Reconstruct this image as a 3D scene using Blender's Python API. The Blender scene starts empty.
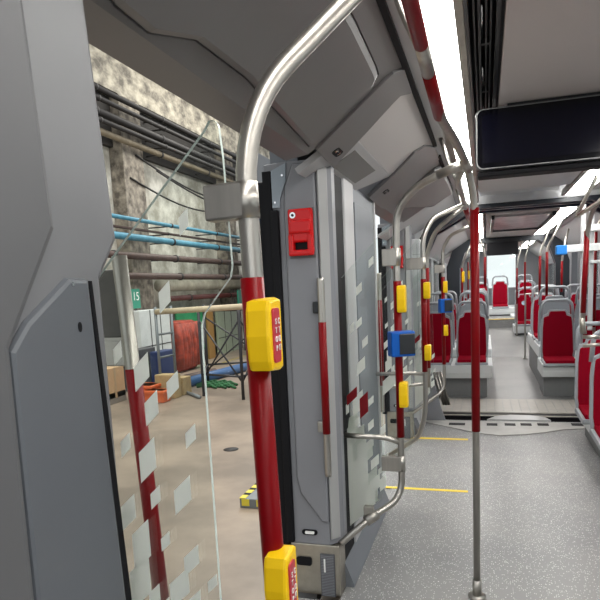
import bpy, bmesh, math, random
from mathutils import Vector, Matrix
random.seed(7)
scn = bpy.context.scene
COL = scn.collection
V = Vector

# ------------------------------------------------------------ camera
# metres; Y runs along the tram, X to the right, Z up, tram floor at z = 0
RX = V((0.955, -0.004, -0.295)); RY = V((0.292, -0.142, 0.946)); RZ = V((-0.046, -0.990, -0.134))
def _cal():
    c = V((300, 370)); f = 600.0
    def d(x, y): return V((x - c.x, y - c.y, f)).normalized()
    Y = d(485, 280); D3 = d(505, 4780)
    D = (D3 - D3.dot(Y) * Y).normalized()
    X = D.cross(Y)
    return X, Y, -D
CX, CY, CZ = _cal()           # world axes in camera coordinates (x right, y down, z forward)
EYE = V((0, 0, 1.55))
cam = bpy.data.cameras.new('camera'); co = bpy.data.objects.new('camera', cam); COL.objects.link(co)
right = V((CX.x, CY.x, CZ.x)); down = V((CX.y, CY.y, CZ.y)); fwd = V((CX.z, CY.z, CZ.z))
m = Matrix((right, -down, -fwd)).transposed().to_4x4(); m.translation = EYE
co.matrix_world = m
cam.sensor_width = 36; cam.lens = 36; cam.shift_y = 70 / 600; cam.clip_start = .02; cam.clip_end = 200
scn.camera = co

# ------------------------------------------------------------ light and exposure
w = bpy.data.worlds.new('world'); scn.world = w; w.use_nodes = True
bg = w.node_tree.nodes['Background']; bg.inputs[0].default_value = (.93, .98, 1.0, 1); bg.inputs[1].default_value = 1.0
vs = scn.view_settings
vs.view_transform = 'Standard'; vs.look = 'None'; vs.gamma = 1; vs.use_curve_mapping = False; vs.exposure = 0.14
def area(name, loc, rot, sx, sy, power, col=(1, 1, 1)):
    l = bpy.data.lights.new(name, 'AREA'); l.shape = 'RECTANGLE'; l.size = sx; l.size_y = sy; l.energy = power; l.color = col
    o = bpy.data.objects.new(name, l); COL.objects.link(o); o.location = loc; o.rotation_euler = rot
    return o
area('depot_lamp', (-4.5, 6, 7.5), (0, 0, 0), 3, 6, 420, (1, .96, .88))
area('depot_lamp', (-4.5, 15, 7.5), (0, 0, 0), 3, 6, 520, (1, .96, .88))
STRIP = 17.5

# ------------------------------------------------------------ helpers
def ray(px, py):
    v = V((px - 300, py - 370, 600.0)); return V((CX.dot(v), CY.dot(v), CZ.dot(v)))
def on_x(px, py, X0): r = ray(px, py); return EYE + r * (X0 / r.x)
def on_y(px, py, Y0): r = ray(px, py); return EYE + r * (Y0 / r.y)
def on_z(px, py, Z0): r = ray(px, py); return EYE + r * ((Z0 - EYE.z) / r.z)

MATS = {}
def mat(name, col, rough=.5, metal=0.0, noise=0.0, nscale=8.0, bump=0.0, col2=None, emit=0.0, stretch=None, spec=.5, coat=0.0):
    if name in MATS: return MATS[name]
    m = bpy.data.materials.new(name); m.use_nodes = True; nt = m.node_tree; b = nt.nodes['Principled BSDF']
    b.inputs['Base Color'].default_value = (*col, 1); b.inputs['Roughness'].default_value = rough
    b.inputs['Metallic'].default_value = metal; b.inputs['Specular IOR Level'].default_value = spec
    b.inputs['Coat Weight'].default_value = coat
    if emit: b.inputs['Emission Color'].default_value = (*col, 1); b.inputs['Emission Strength'].default_value = emit
    if noise or bump or col2:
        tc = nt.nodes.new('ShaderNodeTexCoord'); mp = nt.nodes.new('ShaderNodeMapping')
        nt.links.new(tc.outputs['Object'], mp.inputs[0])
        if stretch: mp.inputs['Scale'].default_value = stretch
        n = nt.nodes.new('ShaderNodeTexNoise'); n.inputs['Scale'].default_value = nscale; n.inputs['Detail'].default_value = 8
        n.inputs['Roughness'].default_value = .62
        nt.links.new(mp.outputs[0], n.inputs['Vector'])
        if noise or col2:
            r = nt.nodes.new('ShaderNodeValToRGB')
            c2 = col2 if col2 else tuple(c * (1 - noise) for c in col)
            r.color_ramp.elements[0].position = .38; r.color_ramp.elements[1].position = .66
            r.color_ramp.elements[0].color = (*c2, 1); r.color_ramp.elements[1].color = (*col, 1)
            nt.links.new(n.outputs['Fac'], r.inputs[0]); nt.links.new(r.outputs[0], b.inputs['Base Color'])
        if bump:
            bp = nt.nodes.new('ShaderNodeBump'); bp.inputs['Strength'].default_value = bump; bp.inputs['Distance'].default_value = .01
            nt.links.new(n.outputs['Fac'], bp.inputs['Height']); nt.links.new(bp.outputs[0], b.inputs['Normal'])
    MATS[name] = m; return m

GREY = mat('grey_panel', (.235, .24, .262), .42, noise=.06, nscale=3)
GREYB = mat('blue_grey_panel', (.175, .19, .215), .45, noise=.06, nscale=3)
HEAD = mat('header_grey', (.185, .18, .182), .38, noise=.06, nscale=3)
LGREY = mat('light_grey_panel', (.48, .48, .49), .45)
WHITE = mat('white_plastic', (.74, .76, .77), .4)
CEILP = mat('ceiling_panel', (.66, .61, .60), .5, noise=.04, nscale=2)
BLACK = mat('black_rubber', (.006, .006, .008), .6, spec=.2)
DARK = mat('dark_metal', (.03, .032, .035), .35, metal=.5)
STEEL = mat('brushed_steel', (.52, .495, .455), .36, metal=1.0, noise=.14, nscale=30, stretch=(1, 1, .12))
STEELD = mat('dull_steel', (.42, .40, .36), .38, metal=.85, noise=.2, nscale=9)
RED = mat('red_grip', (.20, .0015, .004), .32, spec=.18)
REDB = mat('bright_red_plastic', (.62, .005, .007), .22, spec=.3, coat=.12)
YEL = mat('yellow_plastic', (.95, .60, .006), .35, spec=.3)
BLUE = mat('blue_plastic', (.006, .10, .45), .35, spec=.25)
FAB = mat('red_seat_fabric', (.27, .0015, .014), .85, spec=.08, noise=.18, nscale=220, bump=.15)
SHELL = mat('seat_shell_grey', (.32, .345, .375), .38)
SCREEN = mat('black_screen_glass', (.004, .004, .006), .07, spec=.2)
DECAL = mat('white_frosted_decal', (.92, .94, .90), .55)
DECALR = mat('red_frosted_decal', (.32, .012, .02), .5)
CHROME = mat('chrome', (.75, .75, .76), .12, metal=1)
STRIPM = mat('light_diffuser', (1, .985, .94), .5, emit=STRIP)
PINK = mat('red_lettering_strip', (.5, .03, .05), .4)
LETTER = mat('white_lettering', (.9, .9, .88), .5)

def glass_mat(name, tint, refl=.06):
    m = bpy.data.materials.new(name); m.use_nodes = True; nt = m.node_tree; nt.nodes.clear()
    out = nt.nodes.new('ShaderNodeOutputMaterial'); mx = nt.nodes.new('ShaderNodeMixShader')
    t = nt.nodes.new('ShaderNodeBsdfTransparent'); t.inputs[0].default_value = (*tint, 1)
    g = nt.nodes.new('ShaderNodeBsdfGlossy'); g.inputs['Roughness'].default_value = .03
    fr = nt.nodes.new('ShaderNodeFresnel'); fr.inputs[0].default_value = 1.45
    mt = nt.nodes.new('ShaderNodeMath'); mt.operation = 'MULTIPLY'; mt.inputs[1].default_value = refl / .04
    nt.links.new(fr.outputs[0], mt.inputs[0]); nt.links.new(mt.outputs[0], mx.inputs[0])
    nt.links.new(t.outputs[0], mx.inputs[1]); nt.links.new(g.outputs[0], mx.inputs[2]); nt.links.new(mx.outputs[0], out.inputs[0])
    MATS[name] = m; return m
GLASS = glass_mat('clear_glass', (.955, .975, .965), .035)
TINT = glass_mat('tinted_glass', (.25, .27, .28), .05)
EDGE = mat('glass_edge', (.72, .84, .79), .25, spec=.8)

for nm in ('white_frosted_decal', 'red_frosted_decal'):
    nt = MATS[nm].node_tree; b = nt.nodes['Principled BSDF']; o_ = nt.nodes['Material Output']
    tr = nt.nodes.new('ShaderNodeBsdfTranslucent'); tr.inputs[0].default_value = (.95, .97, .93, 1) if nm[0] == 'w' else (.4, .02, .03, 1)
    mx = nt.nodes.new('ShaderNodeMixShader'); mx.inputs[0].default_value = .45
    nt.links.new(b.outputs[0], mx.inputs[1]); nt.links.new(tr.outputs[0], mx.inputs[2]); nt.links.new(mx.outputs[0], o_.inputs[0])

def tag(o, label=None, cat=None, group=None, kind=None):
    if label: o['label'] = label
    if cat: o['category'] = cat
    if group: o['group'] = group
    if kind: o['kind'] = kind
    return o
def thing(name, loc, label, cat, group=None, rz=0):
    o = bpy.data.objects.new(name, None); COL.objects.link(o); o.location = loc; o.rotation_euler.z = rz
    o.empty_display_size = .05
    bpy.context.view_layer.update()
    return tag(o, label, cat, group)

def frames(pts):
    T = []
    for i in range(len(pts)):
        a = pts[max(i - 1, 0)]; b = pts[min(i + 1, len(pts) - 1)]; T.append((b - a).normalized())
    n = T[0].orthogonal().normalized(); N = [n]
    for i in range(1, len(T)):
        n = N[-1] - N[-1].dot(T[i]) * T[i]; N.append(n.normalized())
    return T, N
def fillet(pts, r, seg=7):
    pts = [V(p) for p in pts]; out = [pts[0]]
    for i in range(1, len(pts) - 1):
        p = pts[i]; a = pts[i - 1] - p; b = pts[i + 1] - p
        rr = r[i - 1] if isinstance(r, (list, tuple)) else r
        d = min(rr, a.length * .49, b.length * .49)
        A = p + a.normalized() * d; B = p + b.normalized() * d
        for k in range(seg + 1):
            t = k / seg; out.append(A * (1 - t) ** 2 + p * 2 * t * (1 - t) + B * t * t)
    out.append(pts[-1]); return out

class MB:
    """collects shapes in world coordinates and links them as one mesh object"""
    def __init__(s): s.bm = bmesh.new(); s.mats = []
    def mi(s, m):
        if m not in s.mats: s.mats.append(m)
        return s.mats.index(m)
    def _add(s, bm, m, smooth=False, mtx=None):
        if mtx is not None: bmesh.ops.transform(bm, matrix=mtx, verts=bm.verts)
        i = s.mi(m)
        vm = {}
        for v in bm.verts: vm[v] = s.bm.verts.new(v.co)
        for f in bm.faces:
            try: nf = s.bm.faces.new([vm[v] for v in f.verts])
            except ValueError: continue
            nf.material_index = i if f.material_index == 0 else f.material_index; nf.smooth = smooth
        bm.free(); return s
    def box(s, a, b, m, bevel=0.0, rot=None, seg=2):
        a = V(a); b = V(b); c = (a + b) / 2; d = b - a
        bm = bmesh.new(); bmesh.ops.create_cube(bm, size=1)
        bmesh.ops.scale(bm, vec=(abs(d.x), abs(d.y), abs(d.z)), verts=bm.verts)
        if bevel: bmesh.ops.bevel(bm, geom=list(bm.edges), offset=bevel, segments=seg, affect='EDGES', profile=.5)
        M = Matrix.Translation(c)
        if rot is not None: M = M @ rot.to_4x4()
        return s._add(bm, m, False, M)
    def tube(s, pts, r, m, fil=0.0, n=14, caps=True):
        pts = fillet(pts, fil) if fil else [V(p) for p in pts]
        T, N = frames(pts); bm = bmesh.new(); rings = []
        for p, t, nn in zip(pts, T, N):
            b = t.cross(nn)
            rings.append([bm.verts.new(p + (nn * math.cos(2 * math.pi * k / n) + b * math.sin(2 * math.pi * k / n)) * r) for k in range(n)])
        for i in range(len(rings) - 1):
            for k in range(n):
                bm.faces.new((rings[i][k], rings[i][(k + 1) % n], rings[i + 1][(k + 1) % n], rings[i + 1][k]))
        if caps: bm.faces.new(rings[0][::-1]); bm.faces.new(rings[-1])
        return s._add(bm, m, True)
    def plate(s, poly, u, v, org, thick, m, bevel=0.0, side=None):
        """2-D polygon (list of (a,b)) in the plane org + a*u + b*v, extruded by thick along u x v"""
        u = V(u); v = V(v); org = V(org); nrm = u.cross(v).normalized()
        bm = bmesh.new(); vs_ = [bm.verts.new(org + u * a + v * b) for a, b in poly]
        f = bm.faces.new(vs_); r = bmesh.ops.extrude_face_region(bm, geom=[f])
        nv = [e for e in r['geom'] if isinstance(e, bmesh.types.BMVert)]
        bmesh.ops.translate(bm, vec=nrm * thick, verts=nv)
        bmesh.ops.recalc_face_normals(bm, faces=bm.faces)
        if bevel:
            ed = [e for e in bm.edges if len(e.link_faces) == 2 and any(len(x.verts) > 4 or abs(x.normal.dot(nrm)) > .9 for x in e.link_faces)
                  and not all(abs(x.normal.dot(nrm)) > .9 for x in e.link_faces)]
            bmesh.ops.bevel(bm, geom=ed, offset=bevel, segments=2, affect='EDGES', profile=.5)
        if side is not None:
            si = s.mi(m); sj = s.mi(side)
            for f in bm.faces: f.material_index = sj if abs(f.normal.dot(nrm)) < .5 else 0
        return s._add(bm, m)
    def quad(s, pts, m):
        bm = bmesh.new(); bm.faces.new([bm.verts.new(V(p)) for p in pts]); return s._add(bm, m)
    def build(s, name, parent=None, sub=0, bev=0.0, autos=False):
        me = bpy.data.meshes.new(name)
        bmesh.ops.recalc_face_normals(s.bm, faces=s.bm.faces)
        if parent is not None:
            inv = Matrix.Translation(V(parent_loc(parent))) @ Matrix.Rotation(parent_rz(parent), 4, 'Z')
            bmesh.ops.transform(s.bm, matrix=inv.inverted(), verts=s.bm.verts)
        else:
            c = sum((v.co for v in s.bm.verts), V()) / max(1, len(s.bm.verts)); zmin = min(v.co.z for v in s.bm.verts)
            c.z = zmin; bmesh.ops.translate(s.bm, vec=-c, verts=s.bm.verts)
        s.bm.to_mesh(me); s.bm.free()
        for m_ in s.mats: me.materials.append(m_)
        o = bpy.data.objects.new(name, me); COL.objects.link(o)
        if parent is not None: o.parent = parent
        else: o.location = c
        return o
def parent_loc(p):
    l = V(p.location)
    while p.parent: p = p.parent; l += V(p.location)
    return l
def parent_rz(p):
    while p.parent: p = p.parent
    return p.rotation_euler.z if p.type == 'EMPTY' else 0
def struct(mb, name): return tag(mb.build(name), kind='structure')
def copy_tree(o, parent=None):
    c = o.copy(); COL.objects.link(c); c.parent = parent
    for ch in list(o.children): copy_tree(ch, c)
    return c
def circ(r, n=20, cx=0, cy=0): return [(cx + r * math.cos(2 * math.pi * k / n), cy + r * math.sin(2 * math.pi * k / n)) for k in range(n)]
def rrect(x0, y0, x1, y1, r, n=5):
    o = []
    for cx, cy, a0 in ((x1 - r, y1 - r, 0), (x0 + r, y1 - r, 90), (x0 + r, y0 + r, 180), (x1 - r, y0 + r, 270)):
        for k in range(n + 1):
            a = math.radians(a0 + 90 * k / n); o.append((cx + r * math.cos(a), cy + r * math.sin(a)))
    return o
def text(body, size, loc, u, v, m, parent, name='lettering'):
    cu = bpy.data.curves.new(name, 'FONT'); cu.body = body; cu.size = size; cu.extrude = .0006; cu.align_x = 'CENTER'; cu.align_y = 'CENTER'
    t = bpy.data.objects.new(name, cu); COL.objects.link(t); bpy.context.view_layer.update()
    me = bpy.data.meshes.new_from_object(t.evaluated_get(bpy.context.evaluated_depsgraph_get()))
    bpy.data.objects.remove(t)
    u = V(u).normalized(); v = V(v).normalized(); n = u.cross(v)
    M = Matrix((u, v, n)).transposed().to_4x4(); M.translation = V(loc) - parent_loc(parent)
    me.transform(M); me.materials.clear(); me.materials.append(m)
    o = bpy.data.objects.new(name, me); COL.objects.link(o); o.parent = parent; return o

# ============================================================ SETTING: tram shell
def floor_material():
    m = bpy.data.materials.new('speckled_tram_floor'); m.use_nodes = True; nt = m.node_tree; b = nt.nodes['Principled BSDF']
    tc = nt.nodes.new('ShaderNodeTexCoord')
    n = nt.nodes.new('ShaderNodeTexNoise'); n.inputs['Scale'].default_value = 1.6; n.inputs['Detail'].default_value = 5
    nt.links.new(tc.outputs['Object'], n.inputs['Vector'])
    r = nt.nodes.new('ShaderNodeValToRGB'); r.color_ramp.elements[0].position = .35; r.color_ramp.elements[1].position = .7
    r.color_ramp.elements[0].color = (.20, .20, .205, 1); r.color_ramp.elements[1].color = (.265, .262, .258, 1)
    nt.links.new(n.outputs['Fac'], r.inputs[0])
    vo = nt.nodes.new('ShaderNodeTexVoronoi'); vo.inputs['Scale'].default_value = 100; nt.links.new(tc.outputs['Object'], vo.inputs['Vector'])
    lt = nt.nodes.new('ShaderNodeMath'); lt.operation = 'LESS_THAN'; lt.inputs[1].default_value = .26; nt.links.new(vo.outputs['Distance'], lt.inputs[0])
    sp = nt.nodes.new('ShaderNodeSeparateColor'); nt.links.new(vo.outputs['Color'], sp.inputs[0])
    gt = nt.nodes.new('ShaderNodeMath'); gt.operation = 'GREATER_THAN'; gt.inputs[1].default_value = .5; nt.links.new(sp.outputs[0], gt.inputs[0])
    mu = nt.nodes.new('ShaderNodeMath'); mu.operation = 'MULTIPLY'; nt.links.new(lt.outputs[0], mu.inputs[0]); nt.links.new(gt.outputs[0], mu.inputs[1])
    mx = nt.nodes.new('ShaderNodeMix'); mx.data_type = 'RGBA'
    nt.links.new(mu.outputs[0], mx.inputs['Factor']); nt.links.new(r.outputs[0], mx.inputs['A']); mx.inputs['B'].default_value = (.8, .8, .78, 1)
    nt.links.new(mx.outputs['Result'], b.inputs['Base Color']); b.inputs['Roughness'].default_value = .38
    return m
FLOORM = floor_material()
CONC = mat('depot_concrete_floor', (.36, .285, .22), .42, nscale=.9, col2=(.20, .16, .125), bump=.05)

mb = MB(); mb.box((-.70, -1.2, -.12), (1.65, 6.85, 0), FLOORM); mb.box((-1.0, 1.0, -.12), (-.70, 2.72, -.005), FLOORM); mb.box((-1.0, 4.12, -.12), (-.70, 5.9, -.005), FLOORM); struct(mb, 'floor')
mb = MB(); mb.box((-.70, 7.95, -.12), (1.65, 12.6, 0), FLOORM)
mb.plate([(12.6, -.12), (12.6, 0), (15.2, .40), (15.2, -.12)], (0, 1, 0), (0, 0, 1), (-.7, 0, 0), 2.35, FLOORM)
mb.box((-.7, 15.2, -.12), (1.65, 19, .6), FLOORM); struct(mb, 'floor')
mb = MB(); mb.box((-9.0, -6, -.42), (8, 34, -.30), CONC); struct(mb, 'floor')

# roof, ceiling panels
ZC = 2.35
mb = MB(); mb.box((-1.0, -1.2, 2.50), (1.95, 6.85, 2.62), LGREY); mb.box((-1.0, 7.95, 2.50), (1.95, 19, 2.62), LGREY); struct(mb, 'ceiling')
mb = MB(); mb.box((-.285, -1.2, ZC), (-.215, 5.0, ZC + .06), LGREY)
mb.box((.062, -1.2, ZC - .012), (.72, 5.0, ZC + .06), CEILP, .004)
mb.box((1.2, -1.2, ZC), (1.65, 5.0, ZC + .06), CEILP); mb.box((.05, -1.2, ZC), (.06, 5.0, ZC + .06), BLACK)
mb.box((1.02, -1.2, ZC + .01), (1.20, 5.0, ZC + .07), LGREY)
struct(mb, 'ceiling')
mb = MB(); mb.box((-.057, -1.2, ZC + .09), (.05, 5.0, ZC + .12), BLACK)
for x0, x1 in ((-.057, -.045), (-.032, -.026), (-.018, -.010), (.004, .010), (.018, .024), (.036, .05)):
    mb.box((x0, -1.2, ZC - .004), (x1, 5.0, ZC + .05), DARK, .001)
for k in range(9):
    y = .35 + k * .55
    mb.tube([(-.006, y, ZC + .01), (-.006, y + .26, ZC + .01)], .005, CHROME, n=8)
    mb.box((-.018, y + .28, ZC), (.024, y + .30, ZC + .02), DARK)
struct(mb, 'trim_1')
mb = MB()   # header beam across the end of the first section and face of the bellows portal
BEAM = mat('end_beam_grey', (.56, .565, .58), .5)
mb.plate([(4.97, 2.35), (5.9, 2.35), (6.7, 2.45), (6.85, 2.43), (6.85, 2.52), (4.97, 2.52)], (0, 1, 0), (0, 0, 1), (-.05, 0, 0), .77, BEAM)
mb.plate([(4.97, 2.36), (6.83, 2.40), (6.83, 2.52), (4.97, 2.52)], (0, 1, 0), (0, 0, 1), (1.0, 0, 0), .65, BEAM)
mb.plate([(4.97, 2.36), (6.83, 2.36), (6.83, 2.52), (4.97, 2.52)], (0, 1, 0), (0, 0, 1), (-.285, 0, 0), .07, BEAM)
struct(mb, 'ceiling')

# right wall with windows, near section (mostly out of frame, lets daylight in)
def wall_right(y0, y1, wins):
    mb = MB(); ys = [y0]
    for a, b in wins: ys += [a, b]
    ys.append(y1)
    mb.box((1.65, y0, -.12), (1.78, y1, .85), GREY); mb.box((1.65, y0, 1.9), (1.78, y1, 2.5), GREY)
    for i in range(0, len(ys), 2): mb.box((1.65, ys[i], .85), (1.78, ys[i + 1], 1.9), GREY)
    struct(mb, 'wall_right'); mb = MB(); mb.plate([(1.20, ZC), (1.65, 2.02), (1.65, ZC + .15), (1.2, ZC + .15)], (1, 0, 0), (0, 0, 1), (0, y1, 0), y1 - y0, LGREY)
    return struct(mb, 'ceiling')
wall_right(-1.2, 6.85, [(.2, 2.2), (2.5, 4.4), (4.7, 6.3)])
wall_right(7.95, 12.4, [(10.2, 12.0)])
wall_right(13.2, 19.0, [(13.6, 15.6), (15.9, 18.3)])
mb = MB(); mb.box((-1.0, -1.3, -.12), (1.78, -1.2, .8), GREY); mb.box((-1.0, -1.3, 2.25), (1.78, -1.2, 2.5), GREY); mb.box((-1.0, -1.3, .8), (-.75, -1.2, 2.25), GREY); mb.box((1.5, -1.3, .8), (1.78, -1.2, 2.25), GREY); struct(mb, 'wall_back')  # unseen end wall; its opening is added to let daylight in
n_w = 0
for y0, y1 in ((.2, 2.2), (2.5, 4.4), (4.7, 6.3), (10.2, 12.0), (13.6, 15.6), (15.9, 18.3)):
    n_w += 1; mb = MB(); mb.box((1.70, y0, .85), (1.71, y1, 1.9), GLASS); struct(mb, 'window_%d' % n_w)

# left wall between the doors: dark narrow window, white frame strip, grey panel
def wall_left(y0, y1, slot=True):
    mb = MB()
    mb.box((-1.0, y0, -.12), (-.86, y1, 2.46), GREYB)
    if slot:
        mb.box((-.86, y0, .12), (-.74, y0 + .03, 2.12), GREY, .008)
        mb.box((-.86, y0 + .03, .12), (-.703, y0 + .25, 2.12), BLACK)
        mb.box((-.86, y0 + .26, .12), (-.695, y0 + .50, 2.13), LGREY, .012)
        mb.box((-.86, y0 + .50, .12), (-.71, y1 - .02, 2.12), GREYB, .01)
        mb.box((-.71, y0 + .56, .4), (-.703, y1 - .08, 2.02), GREYB, .003)
        mb.box((-.86, y1 - .04, .12), (-.70, y1, 2.12), LGREY, .008)
    else:
        mb.box((-.86, y0, .12), (-.74, y1, 2.12), GREY, .01)
    mb.plate([(-.86, -.01), (-.655, -.01), (-.655, .015), (-.70, .13), (-.86, .13)], (1, 0, 0), (0, 0, 1), (0, y1, 0), y1 - y0, GREYB)
    return struct(mb, 'wall_left')
wall_left(2.87, 4.10)
wall_left(6.10, 6.85, False)
mb = MB(); mb.box((-1.0, -1.2, -.12), (-.86, .78, 2.46), GREY); struct(mb, 'wall_left')
WALLG = mat('far_wall_grey', (.27, .275, .29), .45)
def left_mod(y0, y1):
    mb = MB(); mb.box((-1.0, y0, -.12), (-.88, y1, .9), WALLG); mb.box((-1.0, y0, 1.95), (-.88, y1, 2.46), WALLG); mb.box((-1.0, y0, .9), (-.88, y0 + 2.2, 1.95), WALLG)
    n = max(1, round((y1 - y0) / 1.7))
    for k in range(n + 1):
        c = y0 + (y1 - y0) * k / n; mb.box((-1.0, max(y0, c - .22), .9), (-.88, min(y1, c + .22), 1.95), WALLG)
    struct(mb, 'wall_left'); mb = MB(); mb.plate([(-.30, ZC), (-.88, 1.98), (-.88, ZC + .15), (-.30, ZC + .15)], (1, 0, 0), (0, 0, 1), (0, y1, 0), y1 - y0, LGREY)
    struct(mb, 'ceiling')
left_mod(7.95, 12.4); left_mod(13.2, 19.0)
for a, b in ((7.95, 12.4), (13.2, 19.0)):
    n_w += 1; mb = MB(); mb.box((-.93, a + .1, .9), (-.92, b - .1, 1.95), GLASS); struct(mb, 'window_%d' % n_w)

# door thresholds
mb = MB(); mb.box((-1.0, 1.0, -.004), (-.94, 2.72, .004), STEELD); struct(mb, 'trim_2')

# ceiling of the far sections
def far_ceiling(y0, y1):
    mb = MB(); mb.box((-.30, y0, ZC), (-.20, y1, ZC + .05), LGREY); mb.box((.02, y0, ZC), (.86, y1, ZC + .05), CEILP); mb.box((1.10, y0, ZC), (1.2, y1, ZC + .05), LGREY)
    struct(mb, 'ceiling')
far_ceiling(7.95, 12.4); far_ceiling(13.2, 17.8)

# portals (black bellows rings) at the joints
def portal(y0, y1, x0, x1, ztop, ch, chz, wdt, m, name, zb=-.05):
    """closed ring seen end-on: outer chamfered outline minus inner one"""
    out = [(x0, zb), (x0, chz), (x0 + ch * .25, chz + (ztop - chz) * .55), (x0 + ch, ztop), (x1 - ch, ztop), (x1 - ch * .25, chz + (ztop - chz) * .55), (x1, chz), (x1, zb)]
    inn = [(x0 + wdt, zb), (x0 + wdt, chz - wdt * .2), (x0 + ch * .25 + wdt * .9, chz + (ztop - chz) * .55 - wdt * .45), (x0 + ch + wdt * .2, ztop - wdt), (x1 - ch - wdt * .2, ztop - wdt),
           (x1 - ch * .25 - wdt * .9, chz + (ztop - chz) * .55 - wdt * .45), (x1 - wdt, chz - wdt * .2), (x1 - wdt, zb)]
    bm = bmesh.new()
    def ring(P, y): return [bm.verts.new((a, y, b)) for a, b in P]
    o0, i0, o1, i1 = ring(out, y0), ring(inn, y0), ring(out, y1), ring(inn, y1)
    for k in range(len(out) - 1):
        bm.faces.new((o0[k], o0[k + 1], i0[k + 1], i0[k])); bm.faces.new((o1[k + 1], o1[k], i1[k], i1[k + 1]))
        bm.faces.new((i0[k], i0[k + 1], i1[k + 1], i1[k])); bm.faces.new((o0[k + 1], o0[k], o1[k], o1[k + 1]))
    bm.faces.new((o0[0], i0[0], i1[0], o1[0])); bm.faces.new((i0[-1], o0[-1], o1[-1], i1[-1]))
    mb = MB(); mb._add(bm, m); return mb
BELL = mat('bellows_rubber', (.012, .016, .024), .4)
NAVY = mat('navy_bellows', (.012, .02, .045), .35)
g = portal(6.83, 6.85, -1.02, 1.97, 2.62, .76, 1.98, .27, BEAM, ''); struct(g, 'trim_3')
g = portal(6.85, 6.93, -.80, 1.75, 2.435, .68, 1.80, .13, BELL, '')
struct(g, 'trim_3')
for k in range(6):   # folds
    g = portal(6.95 + k * .16, 6.95 + k * .16 + .10, -.84, 1.79, 2.47, .68, 1.83, .12 if k % 2 else .09, NAVY if k % 2 else BELL, '')
    tag(struct(g, 'trim_3'), kind='structure')
g = portal(6.90, 7.93, -1.0, 1.95, 2.53, .45, 1.9, .05, BELL, ''); struct(g, 'trim_3')
g = portal(7.90, 8.02, -.90, 1.85, 2.50, .66, 1.85, .13, LGREY, ''); struct(g, 'trim_4')
# second joint
for k in range(5):
    g = portal(12.42 + k * .15, 12.42 + k * .15 + .1, -.72, 1.52, 2.50 if not k else 2.48, .5, 1.85, .24 if k == 0 else .20, BELL, ''); struct(g, 'trim_5')

# floor of the joint
RUB = mat('grey_turntable', (.45, .44, .42), .45, noise=.15, nscale=6)
BROWNP = mat('stitched_gangway_floor', (.50, .47, .43), .45, noise=.12, nscale=14)
mb = MB()
# light stainless threshold with an arc towards the camera
P = [on_z(px, py, 0) for px, py in ((443, 424), (460, 430), (480, 434), (500, 436), (525, 435), (545, 433), (565, 430), (590, 424))]
arc = [(p.x, p.y) for p in P]; x0, x1 = -.70, 1.65
YA = on_z(500, 422.3, 0).y; YB = on_z(500, 416.3, 0).y; YC = on_z(500, 412.5, 0).y
poly = [(x0, YA), (x0, 6.72)] + arc[1:-1] + [(x1, 6.72), (x1, YA)]
mb.plate(poly, (1, 0, 0), (0, 1, 0), (0, 0, .001), .008, RUB, .002)
struct(mb, 'trim_6')
mb = MB(); mb.box((-.8, 6.9, -.30), (1.75, 7.95, -.10), BLACK); struct(mb, 'floor')
mb = MB(); mb.box((-.72, YB, -.10), (1.65, YB + .03, -.004), BLACK); mb.box((-.72, YB + .005, -.004), (1.65, YB + .05, .006), STEELD, .002); mb.box((-.72, YB + .06, -.05), (1.65, YC - .05, .002), BLACK); mb.box((-.72, YC - .04, -.05), (1.65, YC, .012), STEELD, .004)
mb.box((-.72, YC + .01, -.05), (1.65, 8.1, .008), BROWNP)
for k in range(24): mb.box((-.68 + k * .098, YC + .05, .008), (-.672 + k * .098, 8.06, .012), RUB)
struct(mb, 'trim_7')

# far windscreen end
mb = MB(); mb.box((-1.0, 18.9, -.1), (.06, 19.0, 2.5), GREY); mb.box((.86, 18.9, -.1), (1.78, 19, 2.5), GREY); mb.box((.06, 18.9, -.1), (.86, 19, 1.3), GREY); mb.box((.06, 18.9, 2.3), (.86, 19, 2.5), GREY); struct(mb, 'wall_front')
n_w += 1; mb = MB(); mb.box((.06, 18.94, 1.3), (.86, 18.95, 2.3), GLASS); struct(mb, 'window_%d' % n_w)

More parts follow.
